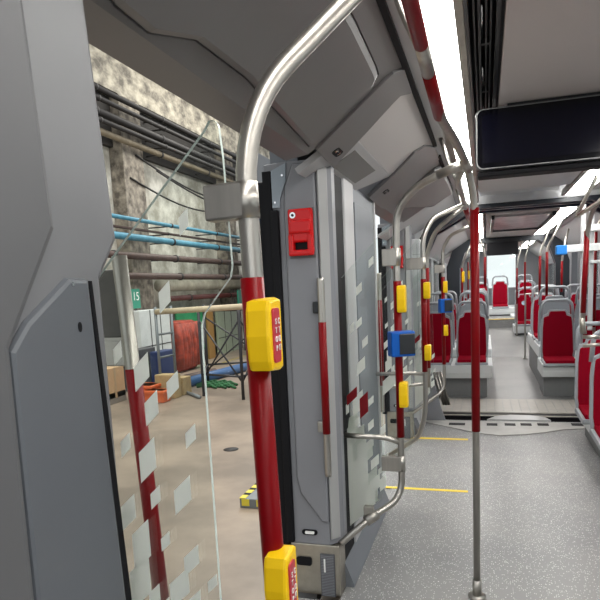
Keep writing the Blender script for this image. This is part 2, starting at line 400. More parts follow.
# ============================================================ door headers (sloping covers over the doors)
def header(y0, y1, label, hatch_px, band_px, lock_px, y2):
    t = thing('door_header', (-.6, (y0 + y1) / 2, 2.06), label, 'ceiling cover')
    A = V((-.285, 0, 2.35)); B = V((-.70, 0, 2.10)); C_ = V((-.80, 0, 2.085))
    mb = MB()
    mb.plate([(A.x, A.z), (B.x, B.z), (C_.x, C_.z), (-1.0, 2.23), (-1.0, 2.45), (A.x, 2.45)], (1, 0, 0), (0, 0, 1), (0, y1, 0), y1 - y0, HEAD, .006)
    mb.build('cover', t)
    d = (B - A).normalized(); n = V((d.z, 0, -d.x)); n = n if n.z < 0 else -n
    U = V((0, 1, 0))
    def pp(px, py):                      # pixel -> (y, distance down the slope)
        r_ = ray(px, py); tt = (A - EYE).dot(n) / r_.dot(n); p = EYE + r_ * tt; return (p.y, (p - A).dot(d))
    hp_ = [pp(*p) for p in hatch_px]; hp_ = [(max(a_, y0 + .05), b_) for a_, b_ in hp_]
    mb = MB(); mb.plate(hp_, U, d, A + n * .030, .034, HEAD, .024); mb.build('hatch', t)
    bp = [pp(*p) for p in band_px]
    mb = MB(); mb.plate(bp, U, d, A + n * .012, .022, HEAD, .003); mb.build('end_band', t)
    cy_, cd_ = pp(*lock_px); q = A + n * .014
    mb = MB(); mb.plate(rrect(cy_ - .05, cd_ - .02, cy_ + .05, cd_ + .02, .018), U, d, q, .003, BLACK)
    mb.plate(circ(.010, 12, cy_ - .022, cd_), U, d, q + n * .002, .006, CHROME); mb.plate(circ(.010, 12, cy_ + .022, cd_), U, d, q + n * .002, .006, CHROME)
    mb.build('lock', t)
    mb = MB(); mb.box((-.288, y0, ZC - .012), (-.266, y2, ZC + .01), BLACK); mb.build('seal', t)
    return t
header(-.9, 2.50, 'large dark grey sloping cover over the open near doorway', [(300, -60), (340, -8), (352, 14), (374, 62), (376, 69), (371, 80), (306, 143), (240, 72), (190, 34), (142, 26), (108, -2), (70, -60)],
       [(403, 67), (392, 71), (384, 78), (364, 98), (315, 148), (332, 166), (364, 132), (393, 100), (399, 94), (411, 91)], (336, 150), 3.75)
header(4.05, 5.6, 'dark grey sloping cover above the second doorway, beyond the white inclined panel', [(440, 165), (433, 168), (404, 196), (398, 206), (430, 205), (452, 190), (448, 178)],
       [(434, 146), (424, 145), (414, 151), (394, 172), (368, 196), (381, 208), (402, 188), (425, 165), (434, 160), (440, 158)], (385, 190), 5.6)
# white inclined cove panel and its vent between the headers
t = thing('cove_panel', (-.5, 3.2, 2.1), 'pale inclined ceiling panel with a grey vent between the two door covers', 'ceiling panel')
A = V((-.285, 0, 2.352)); B = V((-.70, 0, 2.102)); d = (B - A).normalized(); n = V((d.z, 0, -d.x)); n = n if n.z < 0 else -n; L = (B - A).length
COVE = mat('cove_panel_white', (.60, .57, .56), .5)
mb = MB(); mb.plate([(2.55, 0), (2.55, L * .62), (4.1, L * .62), (4.1, 0)], (0, 1, 0), d, A, .02, COVE); mb.build('panel', t)
mb = MB(); mb.plate([(2.62, L * .62), (2.62, L + .10), (3.42, L + .10), (3.75, L * .62)], (0, 1, 0), d, A + n * .001, .03, LGREY, .004); mb.build('lower_panel', t)
mb = MB(); VG = mat('vent_grille_grey', (.22, .215, .21), .6)
mb.plate([(2.86, L * .70), (2.84, L * .96), (3.36, L * .96), (3.40, L * .70)], (0, 1, 0), d, A + n * .004, .006, VG, .001)
mb.build('vent', t)
mb = MB(); mb.plate([(3.42, L * .62), (3.3, L + .2), (4.3, L + .2), (4.3, L * .62)], (0, 1, 0), d, A + n * -.01, .02, GREYB, .004); mb.build('corner_panel', t)
mb = MB(); mb.plate([(5.60, 0), (5.45, L + .25), (6.85, L + .25), (6.85, 0)], (0, 1, 0), d, A, .02, BEAM); struct(mb, 'ceiling')

# ceiling light strips
def strip(x0, x1, y0, y1, z, label):
    t = thing('ceiling_light', ((x0 + x1) / 2, (y0 + y1) / 2, z), label, 'light')
    mb = MB(); mb.box((x0 - .035, y0, z), (x0, y1, z + .05), STEELD, .002); mb.box((x1, y0, z), (x1 + .028, y1, z + .05), STEELD, .002)
    mb.box((x0 - .01, y0, z + .04), (x1 + .01, y1, z + .05), WHITE); mb.build('housing', t)
    mb = MB(); mb.box((x0, y0, z + .004), (x1, y1, z + .03), STRIPM); mb.build('diffuser', t)
strip(-.178, -.086, -1.1, 6.7, ZC, 'long bright ceiling light strip above the near handrail')
strip(.77, .95, -1.1, 6.7, ZC, 'bright ceiling light strip over the right side behind the black screen')
strip(-.19, -.03, 8.1, 12.3, ZC, 'left ceiling light strip in the middle section of the tram')
strip(.88, 1.06, 8.1, 12.3, ZC, 'right ceiling light strip in the middle section of the tram')
strip(-.19, -.03, 13.3, 17.7, ZC, 'left ceiling light strip in the farthest section')
strip(.88, 1.06, 13.3, 17.7, ZC, 'right ceiling light strip in the farthest section')

# roof hatch in the middle section
t = thing('roof_hatch', (.4, 9.2, 2.34), 'pale glazed roof hatch in the middle section behind the black bellows ring', 'hatch')
mb = MB(); mb.box((.08, 8.15, 2.30), (.12, 10.3, 2.36), DARK); mb.box((.80, 8.15, 2.30), (.84, 10.3, 2.36), DARK); mb.box((.12, 10.26, 2.30), (.8, 10.3, 2.36), DARK); mb.build('frame', t)
mb = MB(); mb.box((.13, 8.2, 2.325), (.79, 10.25, 2.345), mat('hatch_cover', (.72, .68, .69), .2, noise=.25, nscale=5)); mb.build('cover', t)

# ============================================================ door pillars
def pillar(name_label, y, first=True):
    """pillar at the far edge of a doorway, its cover facing the camera; y is the plane of its face"""
    t = thing('door_pillar', (-.82, y + .08, .27), name_label, 'door pillar')
    xl, xr, xc = -.925, -.742, -.685
    mb = MB()
    # plan-view section extruded up: front face, chamfer to the cabin
    sec = [(-1.0, y + .02), (xl, y), (xr, y), (xc, y + .07), (xc, y + .13), (-.80, y + .15), (-1.0, y + .15)]
    mb.plate(sec, (1, 0, 0), (0, 1, 0), (0, 0, .275), 1.86, GREY, .004)
    mb.build('cover', t)
    # raised front relief with big rounded outline (recess edge line)
    mb = MB()
    rel = [(xl + .075, 2.12), (xl + .035, 2.02), (xl + .028, 1.94), (xl + .028, .62), (xl + .045, .54), (xl + .15, .40), (xr + .002, .40), (xr + .002, 2.12)]
    mb.plate(rel, (1, 0, 0), (0, 0, 1), (0, y - .0, 0), .014, GREY, .010)
    mb.build('front_relief', t)
    mb = MB(); mb.plate([(0, .31), (0, 2.13), (.055, 2.13), (.055, .31)], V((xc - xr, .07, 0)).normalized(), (0, 0, 1), (xr + .004, y - .004, 0), .012, mat('pillar_edge_light', (.36, .36, .36), .4), .004)
    if first:
        pass
    mb.build('edge_strip', t)
    mb = MB(); mb.box((-.965, y - .02, .28), (-.925, y + .02, 1.92), BLACK, .008); mb.box((-1.0, y - .005, .25), (-.96, y + .06, 2.1), BLACK); mb.build('rubber_seal', t)
    mb = MB(); mb.plate([(-.955, 1.93), (-.955, 2.10), (-.88, 2.13), (-.885, 2.05), (-.915, 1.97), (-.917, 1.93)], (1, 0, 0), (0, 0, 1), (0, y - .001, 0), .006, mat('bracket_bluegrey', (.30, .35, .40), .4), .001)
    for a, b in ((-.940, 1.955), (-.900, 2.075)): mb.plate(circ(.005, 10, a, b), (1, 0, 0), (0, 0, 1), (0, y - .006, 0), .004, CHROME)
    mb.build('bracket', t)
    mb = MB(); mb.plate(rrect(-.885, .325, -.805, .352, .013), (1, 0, 0), (0, 0, 1), (0, y - .002, 0), .006, BLACK); ob = mb.build('indicator_lamp', t)
    mb = MB(); mb.plate(rrect(-.868, .331, -.820, .346, .006), (1, 0, 0), (0, 0, 1), (0, y - .007, 0), .005, LETTER); mb.build('lens', ob)
    # stainless kick box below
    mb = MB(); mb.box((-.955, y + .01, -.0), (-.70, y + .14, .27), mat('kick_plate_steel', (.50, .46, .39), .33, metal=.85, noise=.25, nscale=7), .006)
    kb = mb.build('kick_plate', t)
    mb = MB(); mb.plate(rrect(-.925, .155, -.845, .20, .012), (1, 0, 0), (0, 0, 1), (0, y + .008, 0), .006, BLACK); mb.build('slot', kb)
    mb = MB(); mb.box((-.80, y + .002, .0), (-.725, y + .012, .225), mat('grille_dark', (.10, .10, .11), .5), .002)
    for k in range(26): mb.box((-.795, y - .001, .006 + k * .0083), (-.73, y + .003, .009 + k * .0083), GREY)
    mb.build('speaker_grille', kb)
    mb = MB(); mb.box((-.78, y - .002, .13), (-.772, y + .002, .20), LETTER); mb.build('warning_mark', kb)
    return t
pil = pillar('tall grey pillar with a steel kick box at the far side of the near doorway', 2.75)
p2 = copy_tree(pil); p2.location.y += 3.2; p2['label'] = 'tall grey pillar on the far side of the second doorway, behind the steel poles'

# red emergency handles on the pillars
def emergency(y, label):
    t = thing('emergency_handle', (-.813, y, 1.70), label, 'emergency handle', 'red emergency release handles')
    mb = MB()
    # side profile: bulging top, hollow pull slot at the bottom
    mb.box((-.872, y - .030, 1.762), (-.754, y, 1.915), REDB, .010, seg=3)
    mb.box((-.868, y - .040, 1.80), (-.758, y - .012, 1.865), REDB, .012, seg=3)
    mb.box((-.872, y - .038, 1.708), (-.845, y, 1.80), REDB, .008)
    mb.box((-.781, y - .038, 1.708), (-.754, y, 1.80), REDB, .008)
    mb.box((-.872, y - .040, 1.700), (-.754, y - .006, 1.728), REDB, .009, seg=3)
    mb.build('handle_cover', t)
    mb = MB(); mb.box((-.850, y - .008, 1.725), (-.776, y + .004, 1.785), BLACK); mb.box((-.875, y - .004, 1.69), (-.751, y + .004, 1.918), mat('backing_dark_grey', (.12, .125, .13), .5)); mb.build('backing', t)
    mb = MB(); mb.plate(circ(.014, 20, -.845, 1.885), (1, 0, 0), (0, 0, 1), (0, y - .030, 0), .006, CHROME); lk = mb.build('lock', t)
    mb = MB(); mb.plate(circ(.006, 12, -.845, 1.885), (1, 0, 0), (0, 0, 1), (0, y - .037, 0), .003, BLACK); mb.build('keyhole', lk)
emergency(2.736, 'red emergency release handle with a round lock on the grey pillar of the near doorway')
emergency(5.936, 'small red emergency release handle behind the pole with the blue card reader')

# handrails on the pillars (steel ends, red grip)
def rail(x, y, z0, z1, label, rot=0, r=.0165, plate_side=None, steel=.19):
    t = thing('door_handrail', (x, y, z0), label, 'handrail', 'vertical handrails beside the doorways')
    mb = MB(); mb.tube([(x, y, z0 - .01), (x, y, z0 + .01), (x, y, z1 - .01), (x, y, z1 + .005)], r, STEEL); mb.build('tube', t)
    mb = MB(); mb.tube([(x, y, z0 + steel), (x, y, z1 - steel)], r + .002, RED); mb.build('red_grip', t)
    for k, z in enumerate((z0 + steel + .02, z1 - steel * .72)):
        mb = MB(); mb.box((x - .045, y + .0, z - .015), (x - .005, y + .055, z + .04), DARK if k else STEELD, .006); mb.build('bracket', t)
    return t
rail(-.728, 2.715, .655, 1.59, 'red and steel handrail on the near doorway\'s far pillar, below the red emergency handle', steel=.20)
rail(-.735, 4.38, .62, 1.63, 'red and steel handrail at the second doorway\'s near edge, seen through the patterned glass')

# ------------------------------------------------------------ near-left pillar (foreground)
t = thing('door_pillar', (-.8, .7, .1), 'large pale grey pillar filling the left foreground beside the open doorway', 'door pillar')
X0 = -.62
def L_(px, py, X=X0): p = on_x(px, py, X); return (p.y, p.z)
mb = MB()
edge = [L_(86, 0), L_(118, 240), L_(102, 280), L_(131, 600)]
yb, zb = edge[3]
top = (edge[0][0] - (edge[1][0] - edge[0][0]) * .15, 2.12)
body = [(.45, .1), (edge[3][0] + .002, .1), edge[3], edge[2], edge[1], edge[0], top, (.45, 2.12)]
mb.plate(body, (0, 1, 0), (0, 0, 1), (X0 - .30, 0, 0), .30, mat('pillar_light_grey', (.19, .193, .205), .42, noise=.05, nscale=3), .012)
mb.build('cover', t)
mb = MB()   # bevelled cabin-side face left of the crease, its shade painted as darker grey
cr = [L_(18, 0, X0), L_(50, 230, X0), L_(5, 350, X0)]
mb.plate([(.25, .1), (cr[2][0] - .02, .1), cr[2], cr[1], cr[0], (cr[0][0] - .01, 2.12), (.25, 2.12)], (0, 1, 0), (0, 0, 1), (X0 - .02, 0, 0), .034, mat('pillar_shade_grey', (.115, .117, .124), .45), .014)
mb.build('side_face', t)
mb = MB()   # lower access door with a chamfered corner
lo = [L_(62, 277), L_(84, 277), L_(122, 640), (edge[3][0] - .012, .1), (.30, .1), L_(-60, 520), L_(5, 350)]
lo = [L_(64, 278), L_(84, 279), L_(123, 600), (L_(123, 600)[0], .12), (.66, .12), (L_(8, 420)[0], .5), L_(5, 352), L_(22, 322)]
mb.plate(lo, (0, 1, 0), (0, 0, 1), (X0 - .02, 0, 0), .030, mat('access_door_grey', (.12, .131, .148), .4, noise=.05, nscale=3), .008)
ad = mb.build('access_door', t)
gp = [L_(61, 274), L_(89, 275), L_(99, 360), L_(129, 600), (L_(129, 600)[0], .12), (L_(123, 600)[0] - .01, .12), L_(118, 560), L_(90, 310), L_(83, 281)]
p = on_x(74, 284, X0 + .012); q = on_x(81, 327, X0 + .012)
mb = MB(); mb.plate(circ(.0035, 14, p.y, p.z), (0, 1, 0), (0, 0, 1), (X0 + .009, 0, 0), .002, CHROME); mb.build('screw', ad)
mb = MB(); mb.plate([(q.y + .0045 * math.cos(a), q.z + .008 * math.sin(a)) for a in [2 * math.pi * k / 18 for k in range(18)]], (0, 1, 0), (0, 0, 1), (X0 + .009, 0, 0), .002, BLACK); mb.build('keyhole', ad)
mb = MB(); mb.plate([L_(88, 281), L_(91, 281), L_(131, 600), (L_(131, 600)[0], .12), (L_(124, 600)[0], .12), L_(124, 600)], (0, 1, 0), (0, 0, 1), (X0 - .004, 0, 0), .006, BLACK); mb.build('gap_seal', t)

# near-left handrail on the doorway edge behind the near glass
t = thing('door_handrail', (-.80, 1.27, .4), 'steel and dark red handrail seen through the near glass screen, left of the doorway', 'handrail', 'vertical handrails beside the doorways')
ya = 1.27
mb = MB(); a = on_y(126, 255, ya); b = on_y(141, 372, ya); c = on_y(163, 600, ya)
a = on_y(119, 256, ya); e_ = on_y(169, 660, ya); b = a + (e_ - a) * .262; rx = b.x
mb.tube([a, e_], .0185, STEELD, n=16); mb.build('tube', t)
mb = MB(); mb.tube([b, e_ + (a - e_) * .01], .0198, RED, n=16); mb.build('red_grip', t)
mb = MB(); q = on_y(98, 342, ya); s_ = on_y(98, 366, ya)
mb.box((rx - .14, ya - .012, s_.z), (rx + .002, ya + .012, q.z), STEELD, .003); mb.box((rx - .12, ya - .004, q.z), (rx - .004, ya + .004, q.z + .01), STEELD); mb.build('bracket', t)
mb = MB(); mb.box((rx - .10, ya + .014, q.z + .0), (rx - .025, ya + .03, a.z - .03), mat('window_film_brown', (.10, .09, .075), .4, noise=.3, nscale=14), .003); mb.build('side_plate', t)

# ============================================================ glass draught screens
def glass_poly(dx=0.0, near=True):
    P = [(-.85, 1.41), (-.69, 1.571), (-.445, 1.815)]
    for k in range(1, 6):
        a = math.radians(135 - k * 27); P.append((-.430 + .013 * math.cos(a) , 1.818 + .013 * math.sin(a)))
    P += [(-.413, 1.77), (-.408, 1.595)]
    P += [(-.412, 1.575), (-.465, 1.515), (-.472, 1.495), (-.4735, 1.45), (-.470, .50), (-.49, .43), (-.72, .20), (-.85, .20)]
    return [(a + dx, b) for a, b in P]
def decals(y, items, red=(), zlim=None):
    mb = MB()
    for k, (px, py, w_, h_) in enumerate(items):
        c = on_y(px, py, y); s = y / 1.0
        e = 1.72 / 1000 * (c - EYE).length / 1.0
        w2 = w_ * 1.78 / 1000 * y / .95 / 2 * .97; h2 = h_ * 1.66 / 1000 * y / .95 / 2
        sh = .92
        pts = [(c.x - w2, c.z - h2 - sh * w2), (c.x + w2, c.z - h2 + sh * w2), (c.x + w2, c.z + h2 + sh * w2), (c.x - w2, c.z + h2 - sh * w2)]
        mb.plate(pts, (1, 0, 0), (0, 0, 1), (0, y - .0008 - k * .00003, 0), .0012, DECALR if k in red else DECAL)
    return mb
t = thing('glass_screen', (-.62, .95, .2), 'clear glass draught screen with white parallelograms beside the near pole', 'glass screen', 'glass draught screens')
mb = MB(); mb.plate(glass_poly(), (1, 0, 0), (0, 0, 1), (0, .956, 0), .008, GLASS, side=EDGE); mb.build('pane', t)
near_items = [(184, 222, 10, 18), (165, 297, 13, 22), (118, 353, 10, 18), (142, 372, 18, 27), (173, 385, 14, 19), (152, 408, 16, 26), (126, 445, 12, 18),
    (148, 460, 20, 35), (191, 436, 12, 17), (156, 497, 12, 18), (183, 495, 20, 28), (129, 512, 18, 28), (166, 541, 11, 15), (142, 545, 22, 44),
    (192, 560, 18, 22), (213, 583, 11, 13), (180, 588, 24, 30), (141, 582, 26, 46), (156, 604, 14, 40), (190, 612, 30, 30), (150, 640, 60, 60), (200, 655, 40, 40)]
decals(.944, near_items).build('frosted_pattern', t)
gs = t
FARBASE = [(338, 437), (348, 428), (349, 418), (357, 412), (358, 428), (364, 424), (365, 446), (372, 440), (373, 455), (366, 462), (368, 474), (377, 466), (378, 500), (346, 528), (340, 533)]
t = thing('glass_screen', (-.62, 3.04, .2), 'glass screen with dense white and red pattern beside the pole with the blue card reader', 'glass screen', 'glass draught screens')
mb = MB(); mb.plate(glass_poly(-.037), (1, 0, 0), (0, 0, 1), (0, 3.044, 0), .008, GLASS, side=EDGE); mb.build('pane', t)
far_items = [(371, 262, 4.5, 7), (359, 289, 5.5, 8), (359, 323, 5.5, 7), (365, 342, 5.5, 8), (361, 366, 8, 12), (337, 311, 4.5, 7), (337, 347, 5, 8), (352, 328, 4, 8),
    (336, 375, 8, 12), (371, 401, 5, 7), (358, 403, 10, 18), (346, 410, 6, 10), (357, 422, 4.5, 7), (371, 425, 5.5, 8), (370, 444, 7, 9), (375, 462, 8, 10), (383, 430, 5, 8), (386, 457, 4.5, 6),
    (341, 430, 10, 20), (352, 396, 10, 10), (364, 405, 8, 20), (350, 440, 12, 14), (345, 460, 16, 40), (358, 478, 20, 40), (362, 452, 9, 22), (352, 500, 22, 50), (368, 498, 14, 24), (375, 484, 10, 14), (383, 483, 6, 12), (346, 520, 12, 20), (381, 470, 5, 6), (339, 392, 9, 20)]
dm = decals(3.034, far_items, red=(19, 20)); fb = [on_y(px, py, 3.037) for px, py in FARBASE]
dm.plate([(p.x, p.z) for p in fb], (1, 0, 0), (0, 0, 1), (0, 3.0385, 0), .0012, DECAL); dm.build('frosted_pattern', t)
mb = MB(); q = on_y(345, 524, 3.03); mb.box((q.x - .018, 3.028, q.z - .03), (q.x + .012, 3.034, q.z + .02), STEELD, .002); mb.build('corner_label', t)
gf = t
g3 = copy_tree(gs); g3.location.y += 3.13; g3['label'] = 'clear glass draught screen with white parallelograms beside the second doorway, third from the camera'
g4 = copy_tree(gf); g4.location.y += 3.2; g4['label'] = 'glass screen with white and red pattern at the fourth door pole, farthest of the screens'

# ============================================================ door poles
RT = .0175
def pole(name_pts, r, label, fil, grips, x, y, group='poles beside the doorways', clamps=()):
    zmin = min(p[2] for p in name_pts)
    t = thing('grab_pole', (x, y, zmin), label, 'pole', group)
    mb = MB(); mb.tube(name_pts, r, STEEL, fil=fil, n=18); mb.build('tube', t)
    for z0, z1 in grips:
        mb = MB(); mb.tube([(x, y, z0), (x, y, z1)], r + .0022, RED, n=18); mb.build('red_grip', t)
    for z0, z1, xa, s in clamps:
        mb = MB()
        mb.tube([(x, y, z0), (x, y, z1)], r + .004, STEEL, n=24)
        mb.box((xa, y - r - .004, z0), (x + .004, y + .016, z1), STEEL, .004)
        cl = mb.build('clamp', t)
        for zz in (z0 + (z1 - z0) * .28, z0 + (z1 - z0) * .72):
            if s:
                mb = MB(); mb.plate(circ(.006, 12, (xa + x) / 2 - .006, zz), (1, 0, 0), (0, 0, 1), (0, y - .012, 0), .003, CHROME); mb.build('bolt', cl)
    return t
NX, NY = -.342, .944
near_path = [(-.108, 1.252, 2.18), (-.182, 1.15, 2.07), (-.340, .946, 1.838), (NX, NY, .55), (-.44, 1.02, .40), (-.72, 1.25, .25)]
pn = pole(near_path, RT, 'nearest steel and red grab pole in the left foreground, bending up over the doorway', [.02, .13, .12, .1], [(.62, 1.572)], NX, NY, clamps=((1.668, 1.726, -.409, False),))
pn.rotation_euler.y = -math.atan(.022)   # the real pole leans slightly outwards at the top
FX, FY = -.42, 3.04
far_path = [(-.13, 2.86, 2.055), (-.31, 2.985, 2.005), (-.415, 3.035, 1.91), (-.42, 3.04, 1.75), (FX, FY, .50), (-.45, 3.0, .43), (-.56, 2.905, .375), (-.70, 2.79, .27)]
pf = pole(far_path, RT, 'steel and red pole carrying the blue card reader at the near doorway\'s far side', [.06, .1, .05, .12, .05, .05], [(.765, 1.565)], FX, FY,
          clamps=((1.64, 1.725, -.49, True), (.585, .665, -.52, True)))
# lower tube clamp and side bar of that pole
mb = MB(); mb.tube([(-.535, 2.925, .385), (-.585, 2.885, .36)], RT + .010, STEELD, n=14); mb.box((-.60, 2.90, .35), (-.55, 2.935, .43), STEELD, .004); mb.build('lower_clamp', pf)
mb = MB(); mb.tube([(FX, FY, .735), (-.50, 3.01, .77), (-.66, 2.96, .785), (-.78, 3.05, .775)], .0135, STEEL, fil=.06); mb.build('side_bar', pf)
# second doorway
q3 = (-.390, 4.08)
path3 = [(-.12, 4.35, 2.07), (-.33, 4.15, 1.97), (q3[0], q3[1], 1.85), (q3[0], q3[1], .66), (-.45, 4.15, .48), (-.74, 4.36, .25)]
p3 = pole(path3, .0165, 'grab pole with two yellow stop buttons at the near side of the second doorway', [.05, .1, .12, .05], [(.955, 1.575)], q3[0], q3[1], clamps=((1.64, 1.715, -.50, False),))
mb = MB(); mb.tube([(q3[0], q3[1], .94), (-.50, 4.02, .955), (-.80, 3.95, .955)], .013, STEEL, fil=.05); mb.build('side_bar', p3)
q4 = (-.400, 6.20)
path4 = [(-.13, 6.02, 2.06), (-.32, 6.15, 2.00), (q4[0], q4[1], 1.88), (q4[0], q4[1], .5), (-.44, 6.16, .43), (-.70, 5.98, .26)]
p4 = pole(path4, .0165, 'grab pole with a small blue card reader at the far side of the second doorway', [.06, .1, .08, .05], [(.72, 1.60)], q4[0], q4[1], clamps=((1.64, 1.72, -.48, False),))
mb = MB(); mb.tube([(-.15, 4.5, 2.06), (-.35, 4.62, 1.93), (-.42, 4.66, 1.75), (-.42, 4.66, .75)], .0165, STEEL, fil=.08); 
t = thing('grab_pole', (-.42, 4.66, .75), 'thin grab pole with a red grip just beyond the third door pole', 'pole', 'poles beside the doorways')
mb.build('tube', t); mb = MB(); mb.tube([(-.42, 4.66, .9), (-.42, 4.66, 1.66)], .019, RED); mb.build('red_grip', t)
mb = MB(); mb.tube([(-.42, 4.66, .78), (-.6, 4.66, .76), (-.86, 4.66, .74)], .014, STEEL); mb.build('side_bar', t)

# overhead rail and centre pole: one bent tube
t = thing('overhead_rail', (-.13, 1.6, 2.05), 'overhead red and steel rail under the near light strip, curving down into the centre pole', 'handrail')
CXp, CYp = -.044, 2.903
RA = on_z(410, 0, 2.13); RB = on_z(439, 116, 2.10); RD = (RB - RA).normalized(); R0 = RA - RD * 1.2
def rl(y): return RA + RD * ((y - RA.y) / RD.y)
mb = MB(); mb.tube([R0, RB, (-.105, 2.5, 2.085), (-.07, 2.83, 2.04), (CXp, CYp, 1.90), (CXp, CYp, .003)], .0165, STEEL, fil=[.15, .15, .12, .1], n=18); mb.build('tube', t)
y45 = on_z(421, 45, 2.12).y; y72 = on_z(427.5, 73, 2.115).y; y120 = RB.y
for a, b in ((.3, y45), (y72, y120)):
    mb = MB(); mb.tube([rl(a), rl(b)], .0182, RED, n=18); mb.build('red_grip', t)
ym = (y45 + y72) / 2; hp = rl(ym)
mb = MB(); mb.tube([rl(y45), rl(y72)], .0175, STEEL, n=18)
mb.tube([hp, (-.20, ym, 2.24), (-.235, ym, 2.35)], .011, STEEL, n=10, fil=.05); mb.build('hanger', t)
mb = MB(); mb.tube([(CXp, CYp, .84), (CXp, CYp, 1.875)], .0198, RED, n=18); mb.build('red_grip', t)
mb = MB(); mb.tube([(CXp, CYp, 0), (CXp, CYp, .012)], .042, STEEL, n=24); mb.tube([(CXp, CYp, .012), (CXp, CYp, .09)], .022, STEEL, n=18); mb.build('floor_flange', t)
mb = MB(); mb.tube([(-.20, 2.905, 2.036), (-.09, 2.835, 2.057)], .0215, STEEL, n=16); mb.tube([(-.082, 2.74, 2.052), (-.068, 2.82, 2.03)], .0195, STEEL, n=16); mb.build('joint_sleeve', t)
# rail running on above the second doorway
t = thing('overhead_rail', (-.13, 4.6, 2.05), 'overhead steel rail above the second doorway, beyond the centre pole', 'handrail')
mb = MB(); mb.tube([(-.10, 2.93, 2.05), (-.14, 3.4, 2.07), (-.132, 4.0, 2.075), (-.132, 6.3, 2.06), (-.10, 6.6, 1.99), (-.09, 6.62, 1.85)], .0165, STEEL, fil=.15, n=14); mb.build('tube', t)
mb = MB(); mb.tube([(-.132, 4.6, 2.0725), (-.132, 5.4, 2.068)], .0185, RED); mb.build('red_grip', t)
for y in (3.6, 5.6):
    mb = MB(); mb.tube([(-.132, y, 2.07), (-.19, y, 2.2), (-.235, y, 2.35)], .011, STEEL, n=10, fil=.05); mb.build('hanger', t)

# ------------------------------------------------------------ stop buttons
def stop_button(x, y, z0, z1, label, lx=1.0, big=True, reach=.0):
    """yellow box clipped round the pole, red strip with lettering on its edge towards the aisle"""
    t = thing('stop_button', (x, y, z0), label, 'stop button', 'yellow stop buttons on the door poles')
    w0, w1 = x - .002, x + .040
    mb = MB(); prof = [(-.040, z0 + .004), (-.046, z0 + .02), (-.050, (z0 + z1) / 2), (-.046, z1 - .02), (-.040, z1 - .004), (-.0, z1), (.016, z1 - .004), (.016, z0 + .004), (0, z0)]
    mb.plate(prof, (0, 1, 0), (0, 0, 1), (w0, y, 0), w1 - w0, YEL, .006); mb.build('housing', t)
    if big:
        mb = MB(); h = z1 - z0
        mb.plate(rrect(-.036, z0 + h * .13, -.004, z1 - h * .14, .007), (0, 1, 0), (0, 0, 1), (w1 - .001, y, 0), .004, PINK, .001); bt = mb.build('button', t)
        cz = (z0 + z1) / 2
        for k, ch in enumerate('STOP'):
            text(ch, .0135, (w1 + .004, y - .027, cz + .022 - k * .0145), (0, 1, 0), (0, 0, 1), LETTER, bt)
            text('СТОП'[k], .0135, (w1 + .004, y - .012, cz + .022 - k * .0145), (0, 1, 0), (0, 0, 1), LETTER, bt)
    return t
def zy(px, py, y): return on_y(px, py, y).z
stop_button(-.367, NY, zy(262, 373, .91), zy(262, 298, .91), 'large yellow stop button with red strip on the nearest pole, upper of the two', big=True)
stop_button(-.361, NY, zy(280, 612, .91) - .015, zy(280, 555, .91), 'large yellow stop button at the bottom edge on the nearest pole, lower of the two', big=True)
def sb(px, ya, yb_, x, y, label):
    stop_button(x + .004, y, zy(px, yb_, y - .03), zy(px, ya, y - .03), label, big=False)
sb(401, 285, 313, FX, FY, 'small yellow stop button above the blue card reader on the second pole')
sb(403, 382, 408, FX, FY, 'small yellow stop button below the blue card reader on the second pole')
sb(427, 282, 299, q3[0], q3[1], 'upper yellow stop button on the third pole, at the second doorway')
sb(427, 345, 361, q3[0], q3[1], 'lower yellow stop button on the third pole, right of the blue card reader')
sb(444, 281, 293, q4[0], q4[1], 'tiny yellow stop button above the small blue card reader on the fourth pole')
sb(444, 325, 336, q4[0], q4[1], 'tiny yellow stop button below the small blue card reader on the fourth pole')

# ------------------------------------------------------------ card readers
def reader(x, y, z0, z1, label):
    t = thing('card_reader', (x, y, z0), label, 'card reader', 'blue card readers on the door poles')
    mb = MB(); R_ = Matrix.Rotation(math.radians(28), 3, 'Z')
    c = V((x + .02, y - .045, (z0 + z1) / 2)); h = (z1 - z0) / 2
    mb.box(c - V((.062, .035, h)), c + V((.062, .035, h)), BLUE, .008, rot=R_); mb.box((x - .022, y - .03, z0 + .03), (x + .022, y + .024, z1 - .03), BLUE, .004); mb.build('housing', t)
    mb = MB(); c2 = c + R_ @ V((.018, -.036, .0)); mb.box(c2 - V((.040, .004, h - .012)), c2 + V((.040, .004, h - .012)), mat('reader_screen', (.02, .022, .025), .25), .003, rot=R_); mb.build('screen', t)
reader(FX, FY, zy(400, 356, 3.0), zy(400, 331, 3.0), 'blue card reader with a dark screen on the second pole, between two yellow buttons')
reader(q4[0], q4[1], zy(444, 313, 6.1), zy(444, 299, 6.1), 'small blue card reader with a dark screen on the fourth pole, farther down the tram')

# ------------------------------------------------------------ display screen
t = thing('display_screen', (.6, 3.0, 2.02), 'wide black passenger display hanging from the ceiling at the upper right', 'screen')
xs0 = -.04
mb = MB(); mb.plate(rrect(xs0, 2.052, 1.1, 2.325, .034), (1, 0, 0), (0, 0, 1), (0, 3.06, 0), .058, DARK, .006); mb.build('case', t)
mb = MB(); mb.plate(rrect(xs0 + .004, 2.056, 1.096, 2.321, .031), (1, 0, 0), (0, 0, 1), (0, 3.003, 0), .003, mat('bezel_grey', (.25, .25, .25), .4, metal=.6)); mb.build('bezel', t)
mb = MB(); mb.plate(rrect(xs0 + .009, 2.061, 1.091, 2.316, .028), (1, 0, 0), (0, 0, 1), (0, 3.0, 0), .003, SCREEN); sc = mb.build('front_glass', t)
mb = MB(); mb.box((xs0 + .03, 2.995, 2.082), (1.06, 2.998, 2.292), mat('screen_panel', (.003, .003, .008), .12, spec=.2)); mb.build('screen_panel', sc)
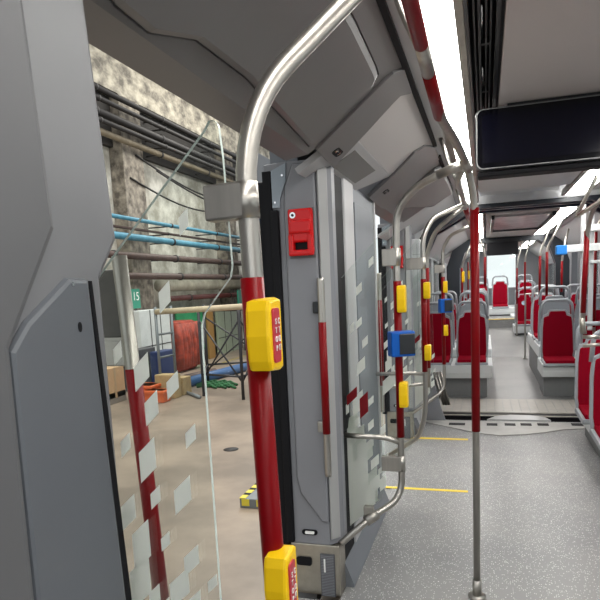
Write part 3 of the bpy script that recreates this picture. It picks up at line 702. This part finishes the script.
mb = MB(); mb.box((xs0 + .01, 3.02, 2.025), (1.09, 3.12, 2.050), BLACK, .006); mb.build('lower_housing', t)
mb = MB(); mb.box((.1, 3.02, 2.32), (1.0, 3.08, 2.352), DARK); mb.build('mount', t)

# ------------------------------------------------------------ white cabinet by the fourth pole
t = thing('wall_cabinet', (-.70, 6.42, 0), 'tall narrow white cabinet between the second and third poles, beyond the second doorway', 'cabinet')
mb = MB(); mb.plate(rrect(-.785, 0.0, -.628, 2.0, .025), (1, 0, 0), (0, 0, 1), (0, 6.55, 0), .22, WHITE, .008); mb.build('body', t)
mb = MB(); mb.box((-.775, 6.326, 1.84), (-.638, 6.331, 1.843), GREY); mb.box((-.665, 6.326, .1), (-.662, 6.331, 1.95), GREY); mb.build('door_seam', t)

# yellow floor lines
YL = mat('yellow_floor_tape', (.85, .6, .03), .45)
for k, (a, b, hh) in enumerate((((388, 488), (468, 491), .020), ((412, 437.5), (468, 440), .03))):
    p = on_z(*a, 0); q = on_z(*b, 0)
    mb = MB(); mb.box((p.x - .02, (p.y + q.y) / 2 - hh, .0005), (q.x, (p.y + q.y) / 2 + hh, .002), YL)
    tag(mb.build('floor_marking'), ['thin yellow line across the floor in front of the second doorway, nearer one', 'yellow line across the floor close to the metal threshold, farther one'][k], 'floor marking', 'yellow floor lines')

# ============================================================ seats
def make_seat(label, cat='seat'):
    t = thing('tram_seat', (0, 0, 0), label, cat, None)
    # local: faces -Y, seat level z=0 .. back 0.8
    tilt = math.radians(8); up = V((0, math.sin(tilt), math.cos(tilt)))
    # shell: back plate with shoulders
    hw = .215
    sh = [(-hw + .015, -.02), (hw - .015, -.02), (hw, .12), (hw - .006, .45), (hw - .024, .60), (.125, .63), (.115, .665), (.095, .68), (-.095, .68), (-.115, .665), (-.125, .63), (-hw + .024, .60), (-hw + .006, .45), (-hw, .12)]
    mb = MB(); mb.plate(sh, (1, 0, 0), up, (0, .03, 0), .03, SHELL, .008)
    # handle loop over the shoulders
    lp = [(-hw + .018, .56), (-hw + .035, .76), (-.13, .805), (.13, .805), (hw - .035, .76), (hw - .018, .56)]
    mb.tube([V((a, .018, 0)) + up * b for a, b in lp], .020, SHELL, fil=.06, n=10)
    # seat pan
    mb.plate([(.06, -.02), (-.40, -.035), (-.44, -.01), (-.43, .012), (-.36, .015), (.03, .03)], (0, 1, 0), (0, 0, 1), (-hw + .005, 0, 0), 2 * hw - .01, SHELL, .008)
    mb.build('shell', t)
    cu = [(-.178, .035), (.178, .035), (.190, .12), (.184, .44), (.172, .565), (.165, .582), (.112, .60), (.100, .645), (.085, .658), (-.085, .658), (-.100, .645), (-.112, .60), (-.165, .582), (-.172, .565), (-.184, .44), (-.190, .12)]
    mb = MB(); mb.plate(cu, (1, 0, 0), up, (0, .004, 0), .022, FAB, .010); mb.build('backrest_cushion', t)
    mb = MB(); mb.plate([(.0, .02), (-.39, .008), (-.415, .016), (-.40, .048), (-.30, .05), (-.0, .062)], (0, 1, 0), (0, 0, 1), (-.185, 0, 0), .37, FAB, .012); mb.build('seat_cushion', t)
    return t
proto = None
def seat(x, y, z, rz, label, group='red tram seats'):
    global proto
    if proto is None: s = proto = make_seat(label)
    else: s = copy_tree(proto)
    s.location = (x, y, z); s.rotation_euler.z = rz; s['label'] = label; s['group'] = group
    return s
def podium(x0, x1, y0, y1, z, label, zf=0):
    t = thing('seat_podium', ((x0 + x1) / 2, (y0 + y1) / 2, zf), label, 'podium')
    mb = MB(); mb.plate([(y0, z), (y0, z - .10), (y0 + .02, z - .17), (y1, z - .17), (y1, z)], (0, 1, 0), (0, 0, 1), (x0, 0, 0), x1 - x0, WHITE, .01); mb.build('top', t)
    mb = MB(); mb.box((x0 + .03, y0 + .12, zf), (x1 - .07, y1, z - .16), mat('podium_carpet', (.27, .275, .28), .8, noise=.3, nscale=160)); mb.build('base', t)
    return t
R180 = math.pi
# middle section, left side
podium(-.87, .09, 8.15, 9.0, .44, 'white seat podium on the left of the middle section')
seat(-.175, 8.62, .46, 0, 'red seat facing the camera, on the left podium directly behind the centre pole')
seat(-.65, 8.62, .46, 0, 'red seat partly hidden behind the fourth pole, window side of the left podium')
podium(-.87, .09, 9.02, 11.4, .56, 'raised white podium behind the left front seats')
seat(-.165, 9.34, .58, R180, 'grey back of an aisle seat rising behind the left front red seat')
seat(-.65, 9.34, .58, R180, 'grey back of a window seat rising behind the left front pair')
seat(-.65, 10.4, .58, 0, 'red window seat farther back on the left of the middle section')
seat(-.16, 10.4, .58, 0, 'red aisle seat farther back on the left, behind the grey seat backs')
# right side
podium(.70, 1.64, 8.25, 8.98, .44, 'white seat podium on the right of the middle section')
seat(.925, 8.62, .44, 0, 'red seat facing the camera, on the right podium beside the aisle')
seat(1.42, 8.62, .44, 0, 'red window seat on the right podium, behind the pale horizontal bars')
podium(.72, 1.64, 9.0, 11.4, .59, 'raised white podium behind the right front seats')
seat(.94, 9.34, .61, R180, 'grey back of an aisle seat rising behind the right front red seat')
seat(1.42, 9.34, .61, R180, 'grey back of a window seat rising behind the right podium')
seat(.93, 10.35, .61, 0, 'red aisle seat farther back on the right, its side seen past the grey back')
seat(1.42, 10.35, .61, 0, 'red window seat farther back on the right')
seat(.96, 11.1, .61, R180, 'far grey seat back on the right before the second joint')
# near right, standing on the floor
podium(.90, 1.64, 4.85, 6.3, .29, 'low white podium under the nearest right seats')
seat(1.005, 5.95, .31, 0, 'large red seat at the right edge of the picture, the farther of two near ones', 'nearest seats on the right')
seat(1.005, 5.12, .31, 0, 'large red seat cut by the right edge of the picture, nearest of all seats', 'nearest seats on the right')
seat(1.43, 5.95, .31, 0, 'red window seat beyond the right edge, beside the larger seat', 'nearest seats on the right')
# far section
podium(.62, 1.64, 14.3, 15.1, .50, 'white seat podium on the right of the farthest section', .26)
seat(.86, 14.7, .52, 0, 'small far red seat with a white round sticker on the right of the aisle')
seat(1.35, 14.7, .52, 0, 'small far red window seat on the right of the farthest section')
podium(.62, 1.64, 15.3, 16.55, .66, 'white podium under the last right seat rows', .6)
podium(-.87, .1, 15.3, 16.55, .66, 'white podium on the left above the yellow edged step', .6)
seat(.98, 15.7, .67, 0, 'tiny far red seat in the last right row but one')
seat(1.0, 17.0, .83, 0, 'tiny far red seat in the last right row')
podium(-.87, 1.64, 16.6, 18.6, .80, 'white rear bench base under the far window', .6)
for k, x in enumerate((.385, -.12)):
    seat(x, 17.0, .83, 0, ['tiny red seat in the middle of the rear row under the bright far window', 'tiny red seat at the left of the rear row'][k], 'seats of the rear row')
podium(-.87, -.1, 13.5, 14.9, .50, 'white seat podium on the left of the farthest section, before the step', .15)
seat(-.5, 13.9, .52, 0, 'far red seat on the left of the farthest section'); seat(-.12, 15.7, .67, 0, 'far red seat on the left aisle side of the farthest section')
mb = MB(); mb.box((-.7, 15.16, .395), (1.64, 15.24, .605), FLOORM); mb.box((-.7, 15.14, .60), (1.64, 15.22, .608), YL); tag(mb.build('step_edge'), 'yellow edged step in front of the far rear seats', 'step')
mb = MB(); c = on_y(524, 303, 14.6); mb.plate(circ(.05, 20, c.x, c.z), (1, 0, 0), (0, 0, 1), (0, 14.66, 0), .003, mat('sticker_pale_blue', (.55, .75, .9), .4)); tag(mb.build('round_sticker'), 'pale blue round sticker on a far red seat back', 'sticker')

# poles in the far sections
def far_pole(px, ptop, y, label, z0, top, lean=0.0, red=(1.0, 1.7), r=.0165):
    p = on_y(px, ptop, y)
    t = thing('grab_pole', (p.x, y, z0), label, 'pole', 'poles in the far sections')
    mb = MB(); mb.tube([(p.x, y, z0), (p.x, y, p.z + .05), (p.x + lean, y, top)], r, STEEL, fil=.1); mb.build('tube', t)
    mb = MB(); mb.tube([(p.x, y, red[0]), (p.x, y, p.z)], r + .002, RED); mb.build('red_grip', t)
    return p
far_pole(462, 268, 10.3, 'red and steel pole on the left of the middle section, left of the centre pole', .8, 2.3, .22, (1.0,))
far_pole(468, 262, 13.6, 'thin red and steel pole at the second joint, just left of the centre pole', .1, 2.2, .2, (.8,))
far_pole(485, 257, 9.4, 'red and steel pole just right of the centre pole in the middle section', 1.45, 2.34, -.13, (1.45,))
far_pole(540, 256, 9.4, 'left one of two red poles side by side on the right of the middle section', 1.3, 2.34, .16, (1.3,))
far_pole(547, 252, 8.9, 'right one of two red poles side by side on the right of the middle section', 1.3, 2.34, .2, (1.3,))
far_pole(562, 261, 10.6, 'red pole with blue box beyond the pair of red poles', 1.3, 2.34, .1, (1.3,))
far_pole(525, 262, 12.6, 'thin red pole before the second joint on the right side of the aisle', 1.2, 2.34, .1, (1.2,))
far_pole(517, 268, 14.0, 'thin red pole beyond the second joint right of the far window', .3, 2.34, .1, (1.0,))
far_pole(596, 232, 8.3, 'red pole near the right edge behind the horizontal bars', .46, 2.3, .1, (.9,))
t = thing('aisle_rail', (.74, 12.3, 0), 'slim steel hoop rail standing in the aisle before the far right seats', 'handrail')
mb = MB(); mb.tube([(.735, 12.3, .0), (.735, 12.3, 1.25), (.95, 12.3, 1.25), (1.2, 12.3, 1.25)], .015, STEEL, fil=.03); mb.tube([(.735, 12.3, .75), (1.1, 12.3, .75)], .012, STEEL); mb.build('tube', t)
mb = MB(); mb.tube([(.735, 12.3, 0), (.735, 12.3, .015)], .04, STEEL); mb.build('flange', t)
for k, (px, py, y) in enumerate(((462, 277, 10.3), (468, 275, 13.6))):
    c = on_y(px, py, y); stop_button(c.x, y, c.z - .09, c.z + .09, ['tiny far yellow stop button left of the centre pole', 'tiny far yellow stop button right against the centre pole'][k], big=False)
# LED display over the far aisle
t = thing('destination_display', (.3, 12.2, 1.95), 'small black display hanging over the aisle at the second joint', 'screen')
a = on_y(487, 243, 12.25); b = on_y(518, 254, 12.25)
mb = MB(); mb.box((a.x, 12.22, b.z), (b.x, 12.36, a.z), BLACK, .01); mb.build('case', t)
mb = MB(); mb.box((a.x - .06, 12.30, a.z), (b.x + .06, 12.40, a.z + .06), DARK, .01); mb.build('mount', t)

# rails near the right edge
t = thing('grab_pole', (.78, 5.0, 1.1), 'slanted red and steel pole near the right edge above the nearest seats', 'pole')
P = [on_y(605, 196, 4.4), on_y(594, 207, 4.7), on_y(588, 225, 5.0), on_y(582, 333, 5.0)]
mb = MB(); mb.tube(P, .017, STEEL, fil=.12); mb.build('tube', t)
mb = MB(); mb.tube([on_y(587.2, 231, 5.0), on_y(583, 313, 5.0)], .0195, RED); mb.build('red_grip', t)
mb = MB(); mb.tube([on_y(582.5, 337, 5.0), on_y(606, 337, 5.0)], .014, STEEL); mb.tube([on_y(583, 346, 5.0), on_y(606, 344, 5.0)], .014, STEEL); mb.tube([on_y(582, 318, 4.99), on_y(584, 334, 4.99)], .02, STEELD); mb.build('cross_bar', t)
t = thing('overhead_rail', (.75, 4.4, 1.95), 'bent overhead rail with a dark red sleeve at the upper right edge', 'handrail')
mb = MB(); mb.tube([on_y(597, 176, 4.2), on_y(576, 217, 4.4), on_y(604, 199, 4.1)], .0125, STEEL, fil=.03); mb.build('tube', t)
mb = MB(); mb.tube([on_y(579, 214.5, 4.365), on_y(598, 203, 4.17)], .0145, mat('dull_red_sleeve', (.16, .05, .05), .35)); mb.build('sleeve', t)
t = thing('partition_frame', (.86, 6.6, .3), 'pale aluminium partition with horizontal bars and a blue end box near the right edge', 'partition')
mb = MB()
for px in (583.5, 592): a = on_y(px, 205, 6.62); b = on_y(px + .5, 330, 6.62); mb.box((a.x - .022, 6.6, b.z), (a.x + .022, 6.64, a.z), LGREY, .004)
mb.build('post', t)
for (a, b, th) in (((566, 250), (606, 245), .035), ((584, 228), (606, 227), .03), ((590, 262), (606, 261), .014)):
    mb = MB(); A = on_y(*a, 6.56); B = on_y(*b, 6.56); mb.box((A.x, 6.55, (A.z + B.z) / 2 - th), (B.x, 6.59, (A.z + B.z) / 2 + th), WHITE, .006); mb.build('bar', t)
mb = MB(); A = on_y(561.5, 250, 6.5); mb.box((A.x - .05, 6.48, A.z - .045), (A.x + .05, 6.60, A.z + .045), mat('light_blue_plastic', (.01, .25, .8), .4), .008); mb.build('end_box', t)

# small details on the threshold: black slots and reflective tabs
for k, (px, py) in enumerate(((457, 424), (492, 424.5), (510, 424.5), (526, 424.5), (543, 424.5), (577, 424.5))):
    c = on_z(px, py, .01); mb = MB(); mb.box((c.x - (.085 if k in (0,) else .055), c.y - .05, .0095), (c.x + (.085 if k in (0,) else .055), c.y + .05, .0125), BLACK)
    tag(mb.build('threshold_slot'), 'small black slot in the pale metal threshold of the joint', 'slot', 'black slots in the threshold')
mb = MB(); P = [on_z(px, py, .012) for px, py in ((487, 419), (495, 416), (510, 414.5), (530, 415), (545, 417), (551, 420))]
mb.plate([(p.x, p.y) for p in P], (1, 0, 0), (0, 1, 0), (0, 0, -.02), .03, mat('clear_plate', (.5, .5, .5), .3)); tag(mb.build('threshold_plate'), 'pale half-round plate over the dark gap of the joint', 'plate')
# steel side rails at the left of the joint
t = thing('gangway_guard', (-.6, 7.0, 0), 'slanting steel guard bars at the left foot of the bellows joint', 'guard rail')
for k in range(3):
    a = on_y(434 + k * 3.2, 372, 7.3); b = on_y(444 + k * 2.6, 405, 7.25); mb = MB(); mb.tube([a, b], .016, STEEL, n=10); mb.build('bar', t)
mb = MB(); a = on_y(424, 372, 6.86); b = on_y(444, 423, 6.86); mb.box((-.80, 6.84, 0), (-.66, 6.87, .9), GREY, .004)
mb.plate([(-.80, 0), (-.43, 0), (-.47, .12), (-.62, .7), (-.66, 1.2), (-.80, 1.2)], (1, 0, 0), (0, 0, 1), (0, 6.83, 0), .03, GREY, .008); mb.build('side_cover', t)

# ============================================================ DEPOT outside
DW = -8.0
PLASTER = mat('mottled_plaster', (.80, .78, .70), .8, nscale=1.9, col2=(.36, .34, .28), bump=.6)
BEAMM = mat('stained_beam', (.50, .455, .36), .8, nscale=2.6, col2=(.12, .105, .085), bump=.6, stretch=(1, 1, 1.6))
BRICK = mat('dirty_column', (.36, .32, .26), .85, nscale=5, col2=(.10, .085, .07), bump=.5)
PBLUE = mat('blue_pipe', (.09, .30, .42), .45, noise=.3, nscale=6)
PBROWN = mat('brown_pipe', (.10, .06, .05), .55, noise=.3, nscale=6)
TRAY = mat('cable_tray_dark', (.022, .019, .018), .6, noise=.3, nscale=5)
mb = MB(); mb.box((DW - .3, -4, -.3), (DW, 32, 5.95), PLASTER); struct(mb, 'wall_left')
mb = MB(); mb.box((DW - .3, -4, 5.95), (DW + .35, 32, 6.75), BEAMM); mb.box((DW - .3, -4, 6.75), (DW + .42, 32, 6.85), mat('beam_cap', (.35, .32, .26), .8)); struct(mb, 'trim_8')
for k, y in enumerate((12.1, 17.5, 22.9, 28.3)):
    mb = MB(); mb.box((DW, y, -.3), (DW + .35, y + .85, 5.95), BRICK, .01); struct(mb, 'trim_%d' % (9 + k))
def pipe(z, x, r, m, label, y0=7, y1=28, kind='pipe'):
    t = thing('pipe', (x, (y0 + y1) / 2, z), label, kind)
    mb = MB(); mb.tube([(x, y0, z), (x, y1, z)], r, m, n=12); mb.build('tube', t)
    for k in range(int((y1 - y0) / 2.6)):
        mb = MB(); y = y0 + 1.3 + k * 2.6; mb.tube([(x, y - .03, z), (x, y + .03, z)], r * 1.25, TRAY, n=12); mb.box((DW + .005, y - .02, z - .03), (x, y + .02, z), TRAY); mb.build('bracket', t)
pipe(3.22, -7.35, .045, PBLUE, 'upper of two blue pipes along the depot wall')
pipe(2.83, -7.35, .075, PBLUE, 'lower and thicker of two blue pipes along the depot wall')
pipe(3.03, -7.45, .03, PBROWN, 'thin brown pipe between the two blue pipes')
pipe(2.42, -7.3, .075, PBROWN, 'thick brown pipe below the blue pipes on the depot wall')
pipe(1.98, -7.2, .075, PBROWN, 'second thick brown pipe, below the first on the depot wall', 7, 28)
pipe(1.45, -7.5, .07, mat('dark_red_pipe', (.15, .04, .035), .5, noise=.3, nscale=6), 'dark red pipe above the scaffolding', 13.2, 24)
t = thing('insulated_duct', (-7.6, 20, 2.2), 'pale lagged duct behind the brown pipes on the depot wall', 'duct')
mb = MB(); mb.tube([(-7.62, 13.2, 1.78), (-7.62, 31, 1.85)], .16, mat('lagging', (.55, .52, .42), .8, noise=.35, nscale=3), n=14); mb.build('tube', t)
for k, (z, x, r) in enumerate(((5.72, -7.40, .06), (5.50, -7.35, .05), (5.28, -7.45, .08), (5.08, -7.35, .05), (4.92, -7.5, .07))):
    pipe(z, x, r, TRAY if k != 4 else mat('tray_tan', (.22, .18, .12), .6, noise=.3, nscale=5), ['topmost dark cable tray under the stained beam', 'second dark cable tray under the stained beam', 'third and thickest dark cable tray on the depot wall', 'fourth dark cable tray on the depot wall', 'lowest tan cable tray on the depot wall'][k], kind='cable tray')
mb = MB(); mb.box((DW, -3, 4.85), (DW + .12, 31, 5.9), mat('dark_backboard', (.025, .022, .02), .8, noise=.3, nscale=2)); struct(mb, 'trim_13')  # dark board behind the cable trays
for k, (ya, yb2, za, sag) in enumerate(((12.6, 19.5, 4.55, .35), (13.5, 19.8, 4.35, .28), (12.3, 17.7, 4.0, .25))):
    pts = [V((-7.63, ya + (yb2 - ya) * i / 12, za - k * .0 - sag * math.sin(math.pi * i / 12) + .2 * (1 - i / 12))) for i in range(13)]
    mb = MB(); mb.tube(pts, .022, TRAY, n=8); tag(mb.build('hanging_cable'), ['long black cable sagging across the plaster, uppermost', 'long black cable sagging across the plaster, the lower one', 'short black cable across the dirty column'][k], 'cable')
# green sign 15
t = thing('number_sign', (-7.3, 12.9, .8), 'green sign with the white number 15 on the depot wall', 'sign')
a = on_x(131, 289, -7.2); b = on_x(141, 308, -7.2)
mb = MB(); mb.box((-7.24, a.y, b.z), (-7.2, b.y, a.z), mat('sign_green', (.03, .26, .17), .5)); mb.build('plate', t)
text('15', (a.z - b.z) * .62, (-7.196, (a.y + b.y) / 2, a.z - (a.z - b.z) * .40), (0, 1, 0), (0, 0, 1), LETTER, t)
mb = MB(); mb.tube([(-7.22, (a.y + b.y) / 2, b.z), (-7.22, (a.y + b.y) / 2, -.3)], .02, TRAY, n=8); mb.build('post', t)
t = thing('number_sign', (-7.3, 19, .8), 'green sign on the depot wall just left of the nearest red pole', 'sign')
a = on_x(238, 290, -7.2); b = on_x(247, 303, -7.2)
mb = MB(); mb.box((-7.24, a.y, b.z), (-7.2, b.y, a.z), MATS['sign_green']); mb.build('plate', t)
mb = MB(); mb.tube([(-7.22, (a.y + b.y) / 2, b.z), (-7.22, (a.y + b.y) / 2, -.3)], .02, TRAY, n=8); mb.build('post', t)

def pbox(name, cat, label, pxs, y0, y1, X, m, dx=.5, bev=.01, extra=None):
    """box whose aisle-side face spans the pixel range pxs on plane x=X"""
    a = on_x(pxs[0], pxs[1], X); b = on_x(pxs[2], pxs[3], X)
    t = thing(name, (X - dx / 2, (a.y + b.y) / 2, b.z), label, cat)
    mb = MB(); mb.box((X - dx, a.y, b.z), (X, b.y, a.z), m, bev); o = mb.build('body', t)
    if extra: extra(t, X, a, b)
    return t
def gp_z(px, X):   # pixel row where the depot floor meets the plane x=X in that column
    lo, hi = 300, 600
    for _ in range(30):
        mid = (lo + hi) / 2
        if on_x(px, mid, X).z > -.3: lo = mid
        else: hi = mid
    return lo
def panel_seams(t, X, a, b):
    mb = MB()
    for k in (1, 2): y = a.y + (b.y - a.y) * k / 3; mb.box((X, y - .012, b.z), (X + .006, y + .012, a.z), TRAY)
    z = (a.z + b.z) / 2; mb.box((X, a.y, z - .01), (X + .006, b.y, z + .01), TRAY); mb.build('seam', t)
WB = mat('white_board', (.72, .74, .73), .5, noise=.12, nscale=4)
pbox('switch_cabinet', 'cabinet', 'white cabinet with panels standing behind the scaffold tower', (139, 311, 174, gp_z(174, -6.9)), 0, 0, -6.9, WB, .4, extra=panel_seams)
pbox('machine_box', 'machine', 'dark machine under the scaffold tower, left of the blue crates', (130, 352, 158, gp_z(158, -6.6)), 0, 0, -6.6, mat('machine_dark', (.06, .06, .065), .5), .3)
pbox('storage_crate', 'crate', 'dark blue crate stack behind the orange bins', (160, 352, 177, gp_z(177, -6.3)), 0, 0, -6.3, mat('crate_blue', (.012, .03, .12), .5), .25, .02)
pbox('green_curtain', 'curtain', 'bright green sheet hanging behind the orange cover', (176, 310, 211, gp_z(211, -7.5)), 0, 0, -7.5, mat('curtain_green', (.02, .32, .12), .6, noise=.3, nscale=4), .05)
pbox('timber_board', 'board', 'upright yellowish brown board right of the green sheet', (207, 312, 216, gp_z(216, -7.4)), 0, 0, -7.4, mat('board_brown', (.30, .17, .05), .7), .06)
pbox('metal_door_leaf', 'door', 'pale green metal door behind the black scaffolding', (217, 310, 240, 360), 0, 0, -7.6, mat('door_pale_green', (.42, .5, .36), .5, noise=.1), .08, extra=panel_seams)
pbox('yellow_barrier', 'barrier', 'low yellow barrier behind the black scaffolding', (216, 366, 250, gp_z(250, -6.6)), 0, 0, -6.6, mat('barrier_yellow', (.6, .5, .05), .6), .1)
OR = mat('orange_tarp', (.48, .06, .025), .6, noise=.6, nscale=5, bump=.3)
def folds(t, X, a, b):
    mb = MB()
    for k in range(9):
        y = a.y + (b.y - a.y) * (k + .5) / 9; mb.tube([(X - .02, y, a.z - .06), (X + .02 + .03 * (k % 2), y + .05 * (k % 3), (a.z + b.z) / 2), (X, y, b.z + .1)], .11, OR, n=10, fil=.2)
    mb.build('fold', t)
pbox('covered_machine', 'tarpaulin', 'orange tarpaulin folded over a machine behind the scaffold', (176, 322, 199, gp_z(199, -6.9)), 0, 0, -6.9, OR, .5, .08, extra=folds)
def bin_rim(t, X, a, b):
    mb = MB(); mb.box((X - .46, a.y - .03, a.z - .05), (X + .03, b.y + .03, a.z), MATS['bin_orange'], .01); mb.build('rim', t)
BO = mat('bin_orange', (.70, .14, .04), .45)
pbox('storage_bin', 'bin', 'orange bin on the depot floor, the farther left of two', (151, 386, 163, gp_z(163, -5.6)), 0, 0, -5.6, BO, .4, .02, extra=bin_rim)
pbox('storage_bin', 'bin', 'orange bin on the depot floor beside the timber, the right of two', (163, 391, 171, gp_z(171, -5.3)), 0, 0, -5.3, BO, .4, .02, extra=bin_rim)
WOOD = mat('pale_wood', (.50, .36, .18), .7, noise=.25, nscale=8)
pbox('wooden_crate', 'crate', 'pale wooden crate right of the orange bins', (174, 375, 182, gp_z(182, -5.3)), 0, 0, -5.3, WOOD, .4, .01)
pbox('wooden_crate', 'crate', 'shorter pale wooden crate right of the tall one', (183, 378, 192, gp_z(192, -5.3)), 0, 0, -5.3, WOOD, .4, .01)
def tape(t, X, a, b):
    mb = MB(); y = (a.y + b.y) / 2; mb.box((X, y - .03, b.z), (X + .004, y + .03, a.z), mat('parcel_tape', (.45, .33, .2), .3)); mb.build('tape', t)
def rb(px, X): return gp_z(px, X)
pbox('cardboard_box', 'box', 'brown cardboard box on a pallet, seen through the near glass at the left', (104, 370, 126, 395), 0, 0, -6.2, mat('cardboard', (.55, .36, .20), .8, noise=.1), .5, extra=tape)
pbox('pallet', 'pallet', 'pallet under the brown cardboard box', (104, 395.3, 127, rb(127, -6.2)), 0, 0, -6.2, mat('pallet_grey', (.22, .20, .17), .8), .6)
mb = MB(); GRN = mat('green_net', (.03, .18, .06), .7, noise=.6, nscale=12)
for k in range(14):
    c = on_z(203 + k * 1.9 % 25, 384 + (k * 7) % 5, -.3); mb.tube([c + V((-.22, 0, .02)), c + V((0, .15, .05)), c + V((.12, .02, .03)), c + V((.25, -.1, .025))], .025, GRN, n=6)
tag(mb.build('green_net'), 'heap of green netting lying on the depot floor under the scaffold', 'netting')
def lying(name, label, a, b, r, m, z=-.3, cat='pipe'):
    A = on_z(*a, z); B = on_z(*b, z); A.z = B.z = z + r; mb = MB(); mb.tube([A, B], r, m, n=12); tag(mb.build(name), label, cat)
lying('lying_pipe', 'blue pipe lying on the depot floor behind the scaffold', (186, 388), (245, 371), .10, mat('pipe_dark_blue', (.03, .10, .25), .5))
lying('lying_pipe', 'brown timber lying beside the blue pipe', (186, 383), (215, 376), .09, PBROWN)

# scaffold towers
SG = mat('scaffold_grey', (.20, .22, .23), .45, metal=.4); SB = mat('scaffold_black', (.03, .03, .035), .5)
def scaffold(label, corners, ztop, m, brace, ladder=True):
    c = sum(corners, V()) / len(corners)
    t = thing('scaffold_tower', (c.x, c.y, -.3), label, 'scaffold')
    for p in corners:
        mb = MB(); mb.tube([V((p.x, p.y, -.3)), V((p.x, p.y, ztop))], .028, m, n=10); mb.build('post', t)
    n = len(corners)
    for i in range(n):
        a = corners[i]; b = corners[(i + 1) % n]
        if n == 2 and i: break
        short = (a - b).length < 1.3
        hs = [ztop - .08] + ([ztop - .08 - k * .42 for k in range(1, 5)] if short and ladder else [.1])
        for h in hs:
            mb = MB(); mb.tube([V((a.x, a.y, h)), V((b.x, b.y, h))], .02, m, n=8); mb.build('rung', t)
        if not short or not ladder:
            mb = MB(); mb.tube([V((a.x, a.y, 0)), V((b.x, b.y, ztop - .25))], .016, brace, n=8); mb.tube([V((b.x, b.y, 0)), V((a.x, a.y, ztop - .25))], .016, brace, n=8); mb.build('cross_brace', t)
    return t
a = on_z(162, 397, -.3); b = on_z(177, 392, -.3); c = on_z(204, 396, -.3); d = on_z(214, 386, -.3)
zt = on_y(157, 307, a.y).z
e = on_z(247, 400, -.3); f_ = on_z(222, 384, -.3)
scaffold('grey ladder frame of the scaffold with rungs, left of the orange cover', [V((a.x, a.y, 0)), V((b.x, b.y, 0))], zt, SG, SG)
c2 = on_z(250, 402, -.3)
zt2 = on_y(204, 306, c.y).z
scaffold('scaffold tower with black cross braces left of the nearest red pole', [V((c.x, c.y, 0)), V((c2.x - .2, c2.y + .2, 0)), V((f_.x + 1.0, f_.y + .6, 0)), V((f_.x - .3, f_.y, 0))], zt2, SB, SB, ladder=False)
t = thing('scaffold_plank', (-5, 10.5, zt2), 'long pale wooden plank lying across the scaffolding', 'plank')
A = on_y(156, 312, a.y); B = on_y(252, 306, c2.y)
mb = MB(); u = (B - A); mb.tube([A, B], .05, mat('plank_pale', (.62, .52, .36), .7, noise=.2), n=8); mb.build('body', t)
lying('lying_pole', 'grey pole leaning low by the scaffold', (182, 392), (200, 399), .03, SG, cat='pole')

# yellow and black edged step piece outside the doorway
t = thing('striped_ramp', (-1.9, 4.75, -.3), 'low metal ramp with yellow and black striped edges outside the doorway', 'ramp')
p = on_z(243, 507, -.3)
mb = MB(); mb.box((p.x - .02, p.y - .02, -.3), (p.x + .55, p.y + 1.35, -.215), SG, .006); mb.build('deck', t)
mb = MB(); YH = mat('hazard_yellow', (.75, .62, .05), .5)
for k in range(10):
    mb.box((p.x - .02, p.y + k * .135 - .02, -.216), (p.x + .035, p.y + k * .135 + .06, -.211), YH); mb.box((p.x - .02, p.y + k * .135 + .06, -.216), (p.x + .035, p.y + k * .135 + .115, -.211), BLACK)
for k in range(4):
    mb.box((p.x + k * .135, p.y - .024, -.28), (p.x + k * .135 + .07, p.y - .019, -.22), YH)
mb.build('hazard_edge', t)
mb = MB(); q = on_z(232, 449, -.3)
mb.tube([on_z(231, 449.5, -.3), on_z(231, 449.5, -.3) + V((0, 0, .004))], .09, TRAY, n=20); tag(mb.build('floor_drain'), 'small round drain cover in the depot floor', 'drain cover')

# parked outer door leaf outside the pillar, dark, with lamp and blue drum beyond
t = thing('sliding_door_leaf', (-1.08, 3.2, -.1), 'dark sliding door leaf parked open outside the grey pillar', 'door')
mb = MB(); mb.box((-1.07, 2.92, -.1), (-1.02, 4.05, 2.08), mat('door_leaf_dark', (.02, .021, .024), .35), .01); mb.build('leaf', t)
mb = MB(); mb.box((-1.075, 2.87, -.1), (-1.015, 2.93, 2.08), BLACK, .012); mb.build('rubber_edge', t)
pbox('parked_rail_vehicle', 'vehicle', 'dark parked vehicle seen between the nearest pole and the grey pillar', (254, 150, 300, 392), 0, 0, -6.0, mat('vehicle_dark', (.018, .02, .025), .4), .12, .03)
t = thing('cable_drum', (-5.9, 14, 2.6), 'blue round drum on the dark vehicle beyond the doorway', 'drum')
c = on_x(264, 232, -5.95); mb = MB()
mb.plate(circ(.42, 28, c.y, c.z), (0, 1, 0), (0, 0, 1), (-6.0, 0, 0), .11, mat('drum_blue', (.02, .14, .42), .4), .02); mb.build('body', t)
mb = MB(); mb.plate(circ(.14, 18, c.y, c.z), (0, 1, 0), (0, 0, 1), (-5.88, 0, 0), .04, DARK, .01); mb.build('hub', t)
c = on_x(267, 189, -5.95); mb = MB(); mb.box((-6.03, c.y - .35, c.z - .06), (-5.9, c.y + .35, c.z + .06), mat('lamp_tube', (1, .97, .9), .4, emit=4), .02); tag(mb.build('tube_lamp'), 'short lit tube lamp beyond the doorway above the blue drum', 'lamp')
